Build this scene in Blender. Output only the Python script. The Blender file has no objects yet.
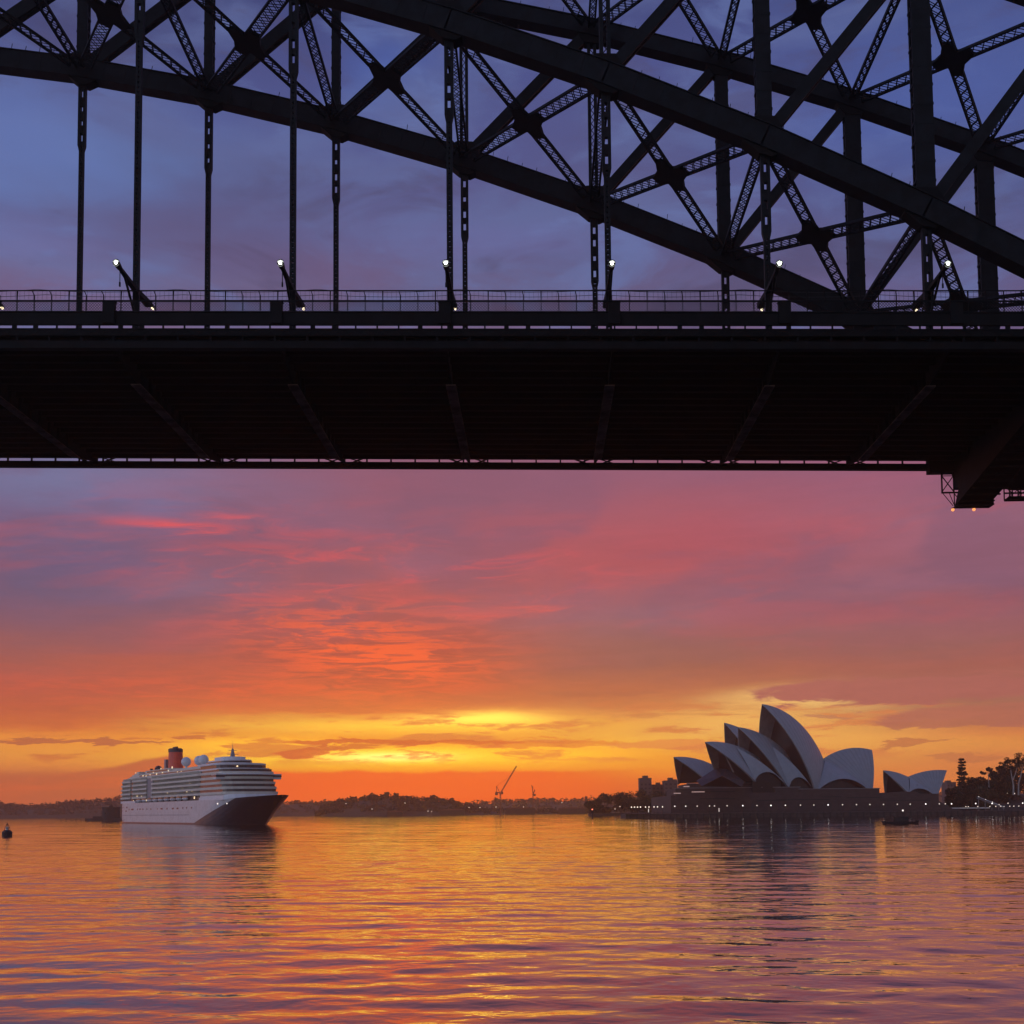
import bpy, bmesh, math, random
from mathutils import Vector, Matrix

scene = bpy.context.scene
C = scene.collection
R_ = math.radians
PI = math.pi

# ------------------------------------------------------------------ camera
FPX, CYP = 1213.503, 725.482            # focal length and principal row, in pixels of a 1024 px frame
YAW, PITCH, ROLL = R_(-1.243), R_(4.023), R_(-0.52)
EYE = 6.0


def cam_axes():
    a, s = math.cos(YAW), math.sin(YAW)
    cp, sp = math.cos(PITCH), math.sin(PITCH)
    cr, sr = math.cos(ROLL), math.sin(ROLL)
    r = Vector((a, -s, 0))
    f = Vector((s * cp, a * cp, sp))
    u = r.cross(f)
    return cr * r + sr * u, -sr * r + cr * u, f


CR, CU, CF = cam_axes()


def ray(px, py):
    return CF + CR * ((px - 512) / FPX) + CU * ((CYP - py) / FPX)


def at_y(px, py, Y):
    d = ray(px, py)
    return d * (Y / d.y) + Vector((0, 0, EYE))


def at_x(px, Y):                        # ground X under a picture column at a distance
    d = ray(px, 809)
    return d.x * (Y / d.y)


def at_plane(px, py, o, n):
    d = ray(px, py)
    e = Vector((0, 0, EYE))
    return e + d * ((o - e).dot(n) / d.dot(n))


cam = bpy.data.cameras.new('camera')
cam_ob = bpy.data.objects.new('camera', cam)
C.objects.link(cam_ob)
m = Matrix((CR, CU, -CF)).transposed().to_4x4()
m.translation = Vector((0, 0, EYE))
cam_ob.matrix_world = m
cam.sensor_width = 36
cam.lens = 36 * FPX / 1024
cam.shift_y = (CYP - 512) / 1024
cam.clip_start = 0.5
cam.clip_end = 20000
scene.camera = cam_ob

scene.view_settings.view_transform = 'Standard'
scene.view_settings.look = 'None'
scene.view_settings.exposure = 0
scene.view_settings.gamma = 1
scene.cycles.use_denoising = True
scene.cycles.max_bounces = 6
scene.cycles.volume_bounces = 1
scene.cycles.caustics_reflective = False
scene.cycles.caustics_refractive = False
scene.cycles.sample_clamp_indirect = 4
scene.render.film_transparent = False


# ------------------------------------------------------------------ node helper
def lin(c):
    o = []
    for v in c[:3]:
        v = v / 255.0
        o.append(v / 12.92 if v <= 0.04045 else ((v + 0.055) / 1.055) ** 2.4)
    return (o[0], o[1], o[2], 1.0)


class NB:
    def __init__(self, tree):
        self.t = tree
        self.n = tree.nodes
        self.l = tree.links

    def put(self, sock, v):
        if isinstance(v, bpy.types.NodeSocket):
            self.l.new(v, sock)
        else:
            sock.default_value = v

    def m(self, op, a, b=0.0, c=0.0, clamp=False):
        n = self.n.new('ShaderNodeMath')
        n.operation = op
        n.use_clamp = clamp
        self.put(n.inputs[0], a)
        self.put(n.inputs[1], b)
        if len(n.inputs) > 2:
            self.put(n.inputs[2], c)
        return n.outputs[0]

    def mix(self, f, a, b, mode='MIX'):
        n = self.n.new('ShaderNodeMixRGB')
        n.blend_type = mode
        self.put(n.inputs[0], f)
        self.put(n.inputs[1], a)
        self.put(n.inputs[2], b)
        return n.outputs[0]

    def xyz(self, x, y, z=0.0):
        n = self.n.new('ShaderNodeCombineXYZ')
        self.put(n.inputs[0], x)
        self.put(n.inputs[1], y)
        self.put(n.inputs[2], z)
        return n.outputs[0]

    def sep(self, v):
        n = self.n.new('ShaderNodeSeparateXYZ')
        self.l.new(v, n.inputs[0])
        return n.outputs

    def noise(self, vec, scale, detail=3.0, rough=0.5, dist=0.0):
        n = self.n.new('ShaderNodeTexNoise')
        self.l.new(vec, n.inputs['Vector'])
        n.inputs['Scale'].default_value = scale
        n.inputs['Detail'].default_value = detail
        n.inputs['Roughness'].default_value = rough
        n.inputs['Distortion'].default_value = dist
        return n.outputs[0]

    def ramp(self, f, stops, interp='LINEAR'):
        n = self.n.new('ShaderNodeValToRGB')
        r = n.color_ramp
        r.interpolation = interp
        stops = sorted(stops, key=lambda s: s[0])
        while len(r.elements) < len(stops):
            r.elements.new(0.5)
        for e, (p, c) in zip(r.elements, stops):
            e.position = p
        for e, (p, c) in zip(r.elements, stops):
            e.color = c
        self.put(n.inputs[0], f)
        return n.outputs[0]

    def step(self, v, a, b, lo=0.0, hi=1.0):
        n = self.n.new('ShaderNodeMapRange')
        n.interpolation_type = 'SMOOTHSTEP'
        self.put(n.inputs[0], v)
        n.inputs[1].default_value = a
        n.inputs[2].default_value = b
        n.inputs[3].default_value = lo
        n.inputs[4].default_value = hi
        return n.outputs[0]


# ------------------------------------------------------------------ sky
SUN_PX = (430, 785)
_sd = ray(*SUN_PX).normalized()
SUN_AZ = math.atan2(_sd.x, _sd.y)
SUN_EL = math.asin(_sd.z)

world = bpy.data.worlds.new('World')
scene.world = world
world.use_nodes = True
wt = world.node_tree
wt.nodes.clear()
W = NB(wt)
tc = wt.nodes.new('ShaderNodeTexCoord')
dx, dy, dz = W.sep(tc.outputs['Generated'])
hyp = W.m('SQRT', W.m('ADD', W.m('MULTIPLY', dx, dx), W.m('MULTIPLY', dy, dy)))
AZ = W.m('ARCTAN2', dx, dy)
EL = W.m('DIVIDE', dz, W.m('MAXIMUM', hyp, 0.02))
EL = W.m('MAXIMUM', EL, 0.0)


def ae(px, py):
    d = ray(px, py)
    return math.atan2(d.x, d.y), d.z / math.hypot(d.x, d.y)


# cloud textures: a flat cloud deck seen in perspective, plus streaks near the horizon
inv = W.m('DIVIDE', 1.0, W.m('ADD', EL, 0.05))
deck = W.xyz(W.m('MULTIPLY', AZ, W.m('MULTIPLY', inv, 1.0)), W.m('MULTIPLY', inv, 1.6))
flat = W.xyz(W.m('MULTIPLY', AZ, 6.0), W.m('MULTIPLY', EL, 52.0))
tilt = W.xyz(W.m('MULTIPLY', W.m('ADD', AZ, W.m('MULTIPLY', EL, 0.8)), 5.0), W.m('MULTIPLY', W.m('SUBTRACT', EL, W.m('MULTIPLY', AZ, 0.10)), 26.0))
n_big = W.noise(deck, 1.5, 7, 0.62, 0.6)
n_soft = W.noise(W.xyz(W.m('MULTIPLY', AZ, 3.4), W.m('MULTIPLY', EL, 6.5), 3.0), 2.0, 5, 0.55, 0.5)
n_streak = W.noise(flat, 1.3, 6, 0.6, 0.35)
n_fine = W.noise(tilt, 2.6, 7, 0.68, 1.2)
n_tilt = W.noise(tilt, 0.9, 5, 0.6, 0.5)
n_rag = W.noise(W.xyz(W.m('MULTIPLY', AZ, 15.0), W.m('MULTIPLY', EL, 75.0), 5.0), 1.6, 9, 0.68, 0.6)

ELr = W.m('ADD', EL, W.m('MULTIPLY', W.m('ADD', W.m('MULTIPLY', W.m('SUBTRACT', n_streak, 0.5), 0.75), W.m('MULTIPLY', W.m('SUBTRACT', n_rag, 0.5), 0.45)),
                                  W.m('MULTIPLY', W.step(EL, 0.02, 0.08), 0.034)))


def sky_ramp(px, rows, n_top):
    st = [(min(1, max(0, ae(px, y)[1])), lin(c)) for y, c in rows]
    return W.ramp(ELr, st + [(1.0, lin(n_top))])


left = sky_ramp(20, [
    (806, (196, 98, 66)), (776, (194, 102, 66)), (766, (236, 150, 66)), (755, (252, 172, 64)), (738, (246, 158, 58)), (727, (216, 112, 56)),
    (709, (194, 92, 64)), (686, (188, 88, 74)), (660, (170, 90, 84)), (643, (150, 90, 98)), (610, (132, 88, 110)),
    (586, (104, 89, 124)), (553, (110, 98, 134)), (520, (118, 98, 136)), (480, (118, 120, 160)), (290, (112, 90, 128)), (262, (104, 102, 146)), (230, (94, 88, 132)),
    (185, (92, 112, 168)), (120, (90, 108, 166)), (55, (74, 82, 138)), (0, (62, 66, 116))], (62, 66, 108))
mid = sky_ramp(430, [
    (806, (240, 92, 40)), (782, (245, 98, 34)), (773, (255, 150, 30)), (760, (255, 220, 54)), (742, (244, 150, 40)),
    (726, (255, 208, 76)), (711, (228, 124, 62)), (690, (206, 92, 60)), (656, (190, 78, 66)), (613, (164, 86, 96)), (585, (166, 86, 98)),
    (563, (160, 86, 102)), (530, (142, 94, 122)), (480, (146, 91, 116)), (290, (98, 86, 124)), (230, (92, 90, 138)), (150, (80, 84, 138)), (60, (72, 78, 134)), (0, (62, 68, 118))], (60, 64, 104))
midr = sky_ramp(640, [
    (800, (232, 108, 48)), (782, (238, 122, 48)), (767, (254, 166, 50)), (754, (244, 162, 56)), (742, (255, 196, 74)), (717, (228, 156, 80)), (704, (206, 136, 84)),
    (689, (184, 108, 80)), (664, (155, 95, 86)), (642, (150, 96, 98)), (617, (147, 104, 122)), (595, (160, 98, 112)), (560, (176, 88, 96)), (530, (170, 93, 106)), (480, (152, 95, 120)),
    (290, (96, 86, 126)), (250, (92, 88, 132)), (150, (82, 84, 134)), (60, (74, 80, 136)), (0, (66, 72, 124))], (62, 66, 108))
right = sky_ramp(990, [
    (800, (226, 122, 66)), (780, (236, 142, 70)), (758, (228, 142, 78)), (743, (244, 164, 75)), (733, (222, 132, 76)), (708, (168, 112, 94)),
    (685, (166, 104, 94)), (663, (168, 98, 90)), (645, (156, 98, 98)), (619, (160, 97, 105)), (598, (150, 91, 106)), (579, (150, 99, 122)), (553, (156, 99, 119)), (510, (156, 104, 126)), (470, (156, 98, 124)),
    (300, (98, 86, 128)), (190, (78, 84, 136)), (80, (74, 86, 144)), (0, (72, 84, 142))], (66, 72, 116))
a_l, a_m, a_q, a_r = ae(20, 600)[0], ae(400, 600)[0], ae(640, 600)[0], ae(960, 600)[0]
warp = W.noise(W.xyz(W.m('MULTIPLY', AZ, 3.0), W.m('MULTIPLY', EL, 7.0)), 2.2, 4, 0.55)
AZw = W.m('ADD', AZ, W.m('MULTIPLY', W.m('SUBTRACT', warp, 0.5), 0.16))
sky = W.mix(W.step(AZw, a_l, a_m), left, mid)
sky = W.mix(W.step(AZw, a_m, a_q), sky, midr)
sky = W.mix(W.step(AZw, a_q, a_r), sky, right)


def blob(px, py, sx, sy, amp=1.0, az=None, el=None):
    a0, e0 = ae(px, py)
    a1, _ = ae(px + sx, py)
    _, e1 = ae(px, py - sy)
    u = W.m('DIVIDE', W.m('SUBTRACT', az or AZ, a0), abs(a1 - a0))
    v = W.m('DIVIDE', W.m('SUBTRACT', el or EL, e0), abs(e1 - e0))
    q = W.m('ADD', W.m('MULTIPLY', u, u), W.m('MULTIPLY', v, v))
    return W.m('MULTIPLY', W.m('EXPONENT', W.m('MULTIPLY', q, -1.0)), amp)


wE = W.m('ADD', EL, W.m('MULTIPLY', W.m('SUBTRACT', n_tilt, 0.5), 0.045))
wA = W.m('ADD', AZ, W.m('MULTIPLY', W.m('SUBTRACT', n_soft, 0.5), 0.22))

high = W.step(EL, 0.10, 0.26)
# upper sky: smoky violet against bluer gaps
up_mask = W.m('MULTIPLY', W.step(W.m('ADD', W.m('MULTIPLY', n_soft, 0.6), W.m('MULTIPLY', n_big, 0.4)), 0.44, 0.60), W.step(EL, 0.30, 0.42))
sky = W.mix(W.m('MULTIPLY', up_mask, 0.75), sky, lin((94, 106, 156)))
dk_mask = W.m('MULTIPLY', W.step(n_big, 0.52, 0.72), W.step(EL, 0.24, 0.40))
sky = W.mix(W.m('MULTIPLY', dk_mask, 0.6), sky, lin((80, 72, 110)))
n_up = W.noise(W.xyz(W.m('MULTIPLY', AZ, 5.0), W.m('MULTIPLY', EL, 12.0), 9.0), 1.3, 8, 0.6, 0.7)
upz = W.step(EL, 0.29, 0.42)
sky = W.mix(W.m('MULTIPLY', W.step(n_up, 0.53, 0.66), W.m('MULTIPLY', upz, 0.55)), sky, lin((100, 116, 170)))
sky = W.mix(W.m('MULTIPLY', W.step(n_up, 0.47, 0.34), W.m('MULTIPLY', upz, 0.6)), sky, lin((76, 70, 106)))
for px, py, sx, sy, amp, col in (
        (25, 140, 130, 60, 0.65, (98, 116, 176)), (170, 165, 90, 30, 0.7, (92, 116, 172)), (180, 225, 110, 22, 0.6, (92, 82, 122)), (20, 240, 70, 25, 0.4, (112, 118, 176)),
        (380, 70, 60, 40, 0.5, (72, 98, 172)), (210, 190, 80, 45, 0.45, (82, 70, 110)), (60, 10, 160, 30, 0.5, (62, 64, 108)),
        (520, 240, 120, 20, 0.4, (104, 104, 160)), (900, 110, 140, 70, 0.4, (76, 98, 172)), (330, 270, 120, 25, 0.45, (108, 84, 122)),
        (120, 500, 60, 22, 0.5, (116, 112, 156)), (90, 560, 110, 24, 0.5, (104, 86, 128)),
        (215, 585, 60, 16, 0.75, (136, 110, 142)), (140, 590, 50, 22, 0.5, (122, 100, 136)), (440, 565, 60, 12, 0.4, (152, 112, 146)), (560, 607, 150, 10, 0.35, (156, 100, 122)),
        (600, 652, 110, 24, 0.45, (150, 98, 100)), (30, 600, 90, 26, 0.5, (108, 90, 124)), (610, 570, 120, 40, 0.3, (180, 86, 102)), (700, 540, 190, 40, 0.5, (180, 84, 104)), 
        ):
    sky = W.mix(blob(px, py, sx, sy, amp, wA, wE), sky, lin(col))
# soft dusky patches in the middle of the sky
dusk = W.m('MULTIPLY', W.step(n_soft, 0.46, 0.60), W.m('MULTIPLY', W.step(EL, 0.12, 0.18), W.step(EL, 0.33, 0.24)))
sky = W.mix(W.m('MULTIPLY', dusk, 0.42), sky, lin((122, 88, 118)))
warm = W.m('MULTIPLY', W.step(n_tilt, 0.50, 0.64), W.m('MULTIPLY', W.step(EL, 0.10, 0.15), W.step(EL, 0.29, 0.22)))
sky = W.mix(W.m('MULTIPLY', warm, 0.28), sky, lin((196, 84, 92)))
# lit rosy streaks on the under side of the cloud
rosy = W.m('MULTIPLY', W.step(n_fine, 0.50, 0.66), W.m('MULTIPLY', W.step(EL, 0.12, 0.17), W.step(EL, 0.31, 0.22)))
reg = W.m('ADD', blob(310, 570, 150, 60, 0.6), blob(520, 580, 120, 40, 0.45))
sky = W.mix(W.m('MULTIPLY', rosy, reg), sky, lin((206, 84, 96)))
for px, py, sx, sy, amp, col in (
        (175, 525, 62, 4.5, 0.95, (220, 88, 98)), (235, 517, 34, 4, 0.7, (218, 92, 104)), (250, 548, 70, 7, 0.55, (204, 84, 96)),
        (310, 535, 70, 6, 0.5, (196, 84, 100)), (480, 615, 50, 4, 0.6, (222, 92, 92)), (530, 608, 40, 3, 0.6, (226, 94, 92)), (430, 600, 50, 4, 0.5, (212, 86, 90))):
    rough = W.m('MULTIPLY', blob(px, py, sx, sy, amp, AZ, W.m('ADD', EL, W.m('MULTIPLY', W.m('SUBTRACT', n_fine, 0.5), 0.022))), W.step(n_fine, 0.30, 0.52))
    sky = W.mix(rough, sky, lin(col))
# glowing orange rippled cloud
n_rip = W.noise(W.xyz(W.m('MULTIPLY', AZw, 14.0), W.m('MULTIPLY', EL, 120.0), 2.0), 1.5, 6, 0.62, 1.1)
rip = W.m('MULTIPLY', W.step(W.m('ADD', W.m('MULTIPLY', n_rip, 0.6), W.m('MULTIPLY', n_fine, 0.4)), 0.44, 0.56), W.m('ADD', blob(385, 662, 95, 26, 1.0), W.m('ADD', blob(330, 628, 90, 26, 0.6), blob(190, 690, 200, 14, 0.3))))
sky = W.mix(W.m('MINIMUM', rip, 0.92), sky, lin((246, 96, 52)))
dark_rip = W.m('MULTIPLY', W.step(n_rip, 0.48, 0.38), blob(370, 658, 130, 34, 0.6))
sky = W.mix(dark_rip, sky, lin((164, 66, 66)))
# cloud belly over the bright gap, pale gap behind the sails
sky = W.mix(blob(800, 702, 80, 13, 0.85, AZ, wE), sky, lin((262, 224, 138)))
sky = W.mix(blob(740, 728, 90, 18, 0.7, AZ, wE), sky, lin((260, 208, 116)))
sky = W.mix(blob(850, 738, 110, 24, 0.65), sky, lin((258, 196, 98)))
sky = W.mix(blob(480, 720, 62, 6.5, 1.0, AZ, W.m('ADD', EL, W.m('MULTIPLY', W.m('SUBTRACT', n_streak, 0.5), 0.01))), sky, lin((330, 284, 120)))
sky = W.mix(blob(410, 755, 150, 8.5, 0.92), sky, lin((312, 258, 56)))
sky = W.mix(blob(390, 757, 60, 4.5, 0.95), sky, lin((350, 318, 176)))
sky = W.mix(blob(440, 727, 150, 6, 0.55), sky, lin((296, 236, 70)))
sky = W.mix(blob(560, 700, 150, 11, 0.55, AZ, wE), sky, lin((188, 104, 74)))
sky = W.mix(blob(260, 745, 90, 8, 0.75), sky, lin((300, 240, 56)))
sky = W.mix(blob(550, 754, 100, 9, 0.7), sky, lin((296, 226, 52)))
pale = W.m('MULTIPLY', W.step(W.m('ADD', W.m('MULTIPLY', n_streak, 0.6), W.m('MULTIPLY', n_rip, 0.4)), 0.47, 0.56), blob(650, 712, 130, 16, 0.6))
sky = W.mix(pale, sky, lin((196, 122, 76)))
# thin dark cloud streaks across the bright gap
gap = W.m('MULTIPLY', W.step(EL, 0.034, 0.046), W.step(EL, 0.098, 0.074))
stk = W.m('MULTIPLY', W.step(W.m('ADD', W.m('MULTIPLY', n_streak, 0.7), W.m('MULTIPLY', n_rag, 0.3)), 0.50, 0.56), gap)
sky = W.mix(W.m('MULTIPLY', stk, 0.72), sky, W.mix(W.step(AZ, -0.30, 0.28), lin((208, 108, 58)), lin((226, 134, 80))))
for px, py, sx, sy, amp, col in (
        (70, 742, 95, 2.6, 0.9, (186, 102, 66)), (400, 742, 110, 3.0, 0.9, (208, 96, 48)), (530, 744, 90, 4, 0.6, (226, 118, 52)), (300, 753, 26, 4, 0.9, (214, 96, 50)),
        (190, 738, 20, 2, 0.8, (196, 104, 60)), (335, 748, 40, 2, 0.8, (206, 96, 50)),
        (905, 690, 150, 13, 1.0, (176, 104, 98)), (1000, 715, 120, 10, 0.9, (184, 112, 96)), (940, 724, 48, 4.5, 0.95, (190, 118, 92)),
        (825, 717, 28, 3, 0.8, (200, 134, 98)), (915, 743, 30, 2.6, 0.85, (204, 126, 78)), (960, 757, 40, 3, 0.75, (206, 128, 80)), (600, 693, 60, 3, 0.5, (176, 104, 82)),
        (680, 745, 70, 4, 0.7, (236, 146, 80))):
    e2 = W.m('ADD', EL, W.m('ADD', W.m('MULTIPLY', W.m('SUBTRACT', n_streak, 0.5), 0.012), W.m('MULTIPLY', W.m('SUBTRACT', n_rag, 0.5), 0.018)))
    a2 = W.m('ADD', AZ, W.m('MULTIPLY', W.m('SUBTRACT', n_rag, 0.5), 0.09))
    q = blob(px, py, sx, sy, 1.6, a2, e2)
    sky = W.mix(W.m('MULTIPLY', W.step(q, 0.36, 0.62), amp), sky, lin(col))
# low cloud bank on the horizon
edge = W.noise(W.xyz(W.m('MULTIPLY', AZ, 16.0), 0.0), 1.0, 4, 0.55)
top = W.m('ADD', 0.027, W.m('MULTIPLY', edge, 0.012))
top = W.m('SUBTRACT', top, blob(25, 760, 60, 600, 0.004))
top = W.m('ADD', top, blob(170, 750, 70, 600, 0.012))
bank = W.step(W.m('SUBTRACT', top, EL), -0.0012, 0.0022)
bank = W.m('MULTIPLY', bank, W.step(AZ, ae(680, 780)[0], ae(520, 780)[0]))
bank_col = W.mix(W.step(AZ, ae(120, 780)[0], ae(300, 780)[0]), lin((194, 102, 66)), lin((246, 92, 36)))
bank_col = W.mix(W.m('MULTIPLY', W.step(n_streak, 0.45, 0.65), 0.4), bank_col, lin((242, 110, 48)))
sky = W.mix(W.m('MULTIPLY', bank, 0.95), sky, bank_col)
# overall mottling
mot = W.m('ADD', 0.90, W.m('MULTIPLY', W.m('ADD', W.m('MULTIPLY', n_big, 0.5), W.m('MULTIPLY', n_tilt, 0.5)), 0.20))
mot = W.m('ADD', mot, W.m('MULTIPLY', W.m('ADD', W.m('SUBTRACT', n_rip, 0.5), W.m('SUBTRACT', n_fine, 0.5)), W.step(EL, 0.36, 0.20, 0.0, 0.16)))
sky = W.mix(1.0, sky, W.xyz(mot, mot, mot), 'MULTIPLY')
sky_g = wt.nodes.new('ShaderNodeGamma')
sky_g.inputs[1].default_value = 1.10
wt.links.new(sky, sky_g.inputs[0])
sky = W.mix(W.step(EL, 0.36, 0.26), sky, W.mix(1.0, sky_g.outputs[0], (1.04, 1.03, 1.03, 1), 'MULTIPLY'))
# away from the dawn the sky is a dull blue dusk
back_col = W.ramp(EL, [(0.0, lin((112, 115, 126))), (0.2, lin((112, 119, 136))), (0.6, lin((98, 109, 138))), (1.0, lin((70, 76, 116)))])
away = W.step(W.m('ABSOLUTE', AZ), 0.6, 1.35)
sky = W.mix(away, sky, back_col)
zen = W.step(EL, 1.0, 2.5)
west = W.m('ADD', 1.7, W.m('MULTIPLY', dx, -2.3))          # unseen sky brightened, most to the north, to light hull and shells
west = W.m('MAXIMUM', west, 1.2)
west = W.m('ADD', 1.0, W.m('MULTIPLY', W.m('SUBTRACT', west, 1.0), away))
sky = W.mix(1.0, sky, W.xyz(west, west, west), 'MULTIPLY')
sky = W.mix(zen, sky, lin((72, 78, 116)))

nish = wt.nodes.new('ShaderNodeTexSky')
nish.sky_type = 'NISHITA'
nish.sun_disc = False
nish.sun_elevation = SUN_EL
nish.sun_rotation = SUN_AZ
bg1 = wt.nodes.new('ShaderNodeBackground')
bg1.inputs['Strength'].default_value = 0.98
wt.links.new(sky, bg1.inputs['Color'])
bg2 = wt.nodes.new('ShaderNodeBackground')
bg2.inputs['Strength'].default_value = 0.01
wt.links.new(nish.outputs[0], bg2.inputs['Color'])
add = wt.nodes.new('ShaderNodeAddShader')
wt.links.new(bg1.outputs[0], add.inputs[0])
wt.links.new(bg2.outputs[0], add.inputs[1])
wo = wt.nodes.new('ShaderNodeOutputWorld')
wt.links.new(add.outputs[0], wo.inputs['Surface'])
world.cycles.sampling_method = 'MANUAL'
world.cycles.sample_map_resolution = 1024

sun = bpy.data.lights.new('sun', 'SUN')
sun.energy = 0.015
sun.angle = R_(60)
sun.color = (1.0, 0.55, 0.2)
sun_ob = bpy.data.objects.new('sun', sun)
C.objects.link(sun_ob)
sun_ob.rotation_euler = (-_sd).to_track_quat('-Z', 'Y').to_euler()
sun_ob.location = (0, 0, 400)


# ------------------------------------------------------------------ materials
def mat(name, col, rough=0.6, metal=0.0, var=0.25, scale=0.8, col2=None, bump=0.0, spec=0.5, stretch=(1, 1, 1)):
    mt = bpy.data.materials.new(name)
    mt.use_nodes = True
    t = mt.node_tree
    b = t.nodes['Principled BSDF']
    B = NB(t)
    g = t.nodes.new('ShaderNodeTexCoord')
    mp = t.nodes.new('ShaderNodeMapping')
    mp.inputs['Scale'].default_value = stretch
    t.links.new(g.outputs['Object'], mp.inputs[0])
    n = B.noise(mp.outputs[0], scale, 5, 0.6)
    c = (*col, 1.0)
    c2 = (*(col2 or tuple(v * (1 - var) for v in col)), 1.0)
    t.links.new(B.mix(B.step(n, 0.35, 0.65), c, c2), b.inputs['Base Color'])
    b.inputs['Roughness'].default_value = rough
    b.inputs['Metallic'].default_value = metal
    b.inputs['Specular IOR Level'].default_value = spec
    if bump:
        bn = t.nodes.new('ShaderNodeBump')
        bn.inputs['Strength'].default_value = 0.6
        bn.inputs['Distance'].default_value = bump
        t.links.new(n, bn.inputs['Height'])
        t.links.new(bn.outputs[0], b.inputs['Normal'])
    return mt


def glow(name, col, strength):
    mt = bpy.data.materials.new(name)
    mt.use_nodes = True
    b = mt.node_tree.nodes['Principled BSDF']
    b.inputs['Base Color'].default_value = (0.8, 0.8, 0.8, 1)
    b.inputs['Emission Color'].default_value = (*col, 1)
    b.inputs['Emission Strength'].default_value = strength
    return mt


M = dict(
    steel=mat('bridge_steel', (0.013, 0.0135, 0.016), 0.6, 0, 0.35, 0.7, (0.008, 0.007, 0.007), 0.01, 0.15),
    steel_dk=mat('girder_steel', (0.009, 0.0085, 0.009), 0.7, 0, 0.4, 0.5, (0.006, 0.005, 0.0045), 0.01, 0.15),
    soffit=mat('shaded_steel', (0.006, 0.0055, 0.006), 0.8, 0, 0.5, 0.12, (0.012, 0.009, 0.008), 0, 0.15),  # shadow under the deck put into a darker steel colour
    flange=mat('lit_flange', (0.36, 0.25, 0.21), 0.8, 0, 0.5, 0.5, (0.18, 0.115, 0.095), 0, 0.2),  # reddish light on the girder undersides put into the flange colour
    concrete=mat('deck_concrete', (0.16, 0.155, 0.15), 0.85, 0, 0.3, 0.4),
    asphalt=mat('asphalt', (0.05, 0.05, 0.052), 0.9),
    lamp_cool=glow('cool_lamp_glass', (0.95, 1.0, 0.86), 14.0),
    lamp_warm=glow('warm_lamp_glass', (1.0, 0.70, 0.34), 1.15),
    lamp_deck=glow('deck_lamp_glass', (1.0, 0.82, 0.52), 2.2),
    lamp_halo=glow('bulb_halo_glow', (0.9, 0.95, 0.75), 0.28),
    lamp_small=glow('small_lamp_glass', (1.0, 0.82, 0.62), 1.6),
    lamp_orange=glow('orange_lamp_glass', (1.0, 0.34, 0.09), 1.35),
    lamp_pin=glow('white_lamp_glass', (1.0, 0.86, 0.72), 1.5),
    tile=mat('shell_tile', (0.37, 0.405, 0.42), 0.4, 0, 0.10, 0.25, None, 0.0, 0.5),
    tile2=mat('shell_tile_edge', (0.275, 0.30, 0.315), 0.5, 0, 0.10, 0.25),
    rimc=mat('shell_concrete', (0.30, 0.28, 0.26), 0.8, 0, 0.2, 0.3),
    glass=mat('bronze_glass', (0.018, 0.014, 0.013), 0.35, 0, 0.3, 0.2, None, 0, 0.3),
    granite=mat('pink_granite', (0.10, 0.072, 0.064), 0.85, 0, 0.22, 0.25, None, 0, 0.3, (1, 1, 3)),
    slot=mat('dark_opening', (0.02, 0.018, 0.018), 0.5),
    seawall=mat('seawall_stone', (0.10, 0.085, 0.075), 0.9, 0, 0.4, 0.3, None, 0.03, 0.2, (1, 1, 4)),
    paving=mat('promenade_paving', (0.18, 0.16, 0.15), 0.85),
    soil=mat('dark_ground', (0.06, 0.055, 0.04), 0.95),
    bark=mat('bark', (0.10, 0.08, 0.065), 0.9, 0, 0.4, 1.0),
    gumbark=mat('pale_gum_bark', (0.46, 0.41, 0.36), 0.8, 0, 0.35, 0.6),
    leaf=mat('leaf_dark', (0.035, 0.05, 0.024), 0.7, 0, 0.5, 0.15, None, 0, 0.3),
    leaf2=mat('leaf_olive', (0.07, 0.08, 0.04), 0.7, 0, 0.5, 0.15, None, 0, 0.3),
    hill=mat('hill_scrub', (0.07, 0.07, 0.045), 0.95, 0, 0.4, 0.02),
    white=mat('ship_white_paint', (0.82, 0.82, 0.83), 0.4, 0, 0.08, 0.15),
    cream=mat('ship_cream_paint', (0.76, 0.70, 0.58), 0.5, 0, 0.1, 0.2),
    navy=mat('ship_navy_paint', (0.025, 0.024, 0.035), 0.3),
    shipglass=mat('ship_glass', (0.03, 0.03, 0.04), 0.15),
    shipdark=mat('balcony_recess', (0.10, 0.085, 0.075), 0.6),
    red=mat('funnel_red', (0.85, 0.06, 0.02), 0.4, 0, 0.15, 0.3),
    black=mat('black_paint', (0.015, 0.015, 0.017), 0.5),
    grey=mat('grey_paint', (0.30, 0.30, 0.32), 0.5),
    orange=mat('lifeboat_orange', (0.65, 0.22, 0.05), 0.5),
    wall=mat('tower_block_render', (0.13, 0.10, 0.09), 0.85, 0, 0.2, 0.1),
    sand=mat('fort_sandstone', (0.07, 0.05, 0.04), 0.9, 0, 0.25, 0.3),
    roof=mat('roof_tiles', (0.20, 0.09, 0.06), 0.8),
    cranered=mat('crane_paint', (0.30, 0.10, 0.05), 0.5),
    hullblk=mat('boat_black', (0.02, 0.02, 0.022), 0.6),
)


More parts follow.
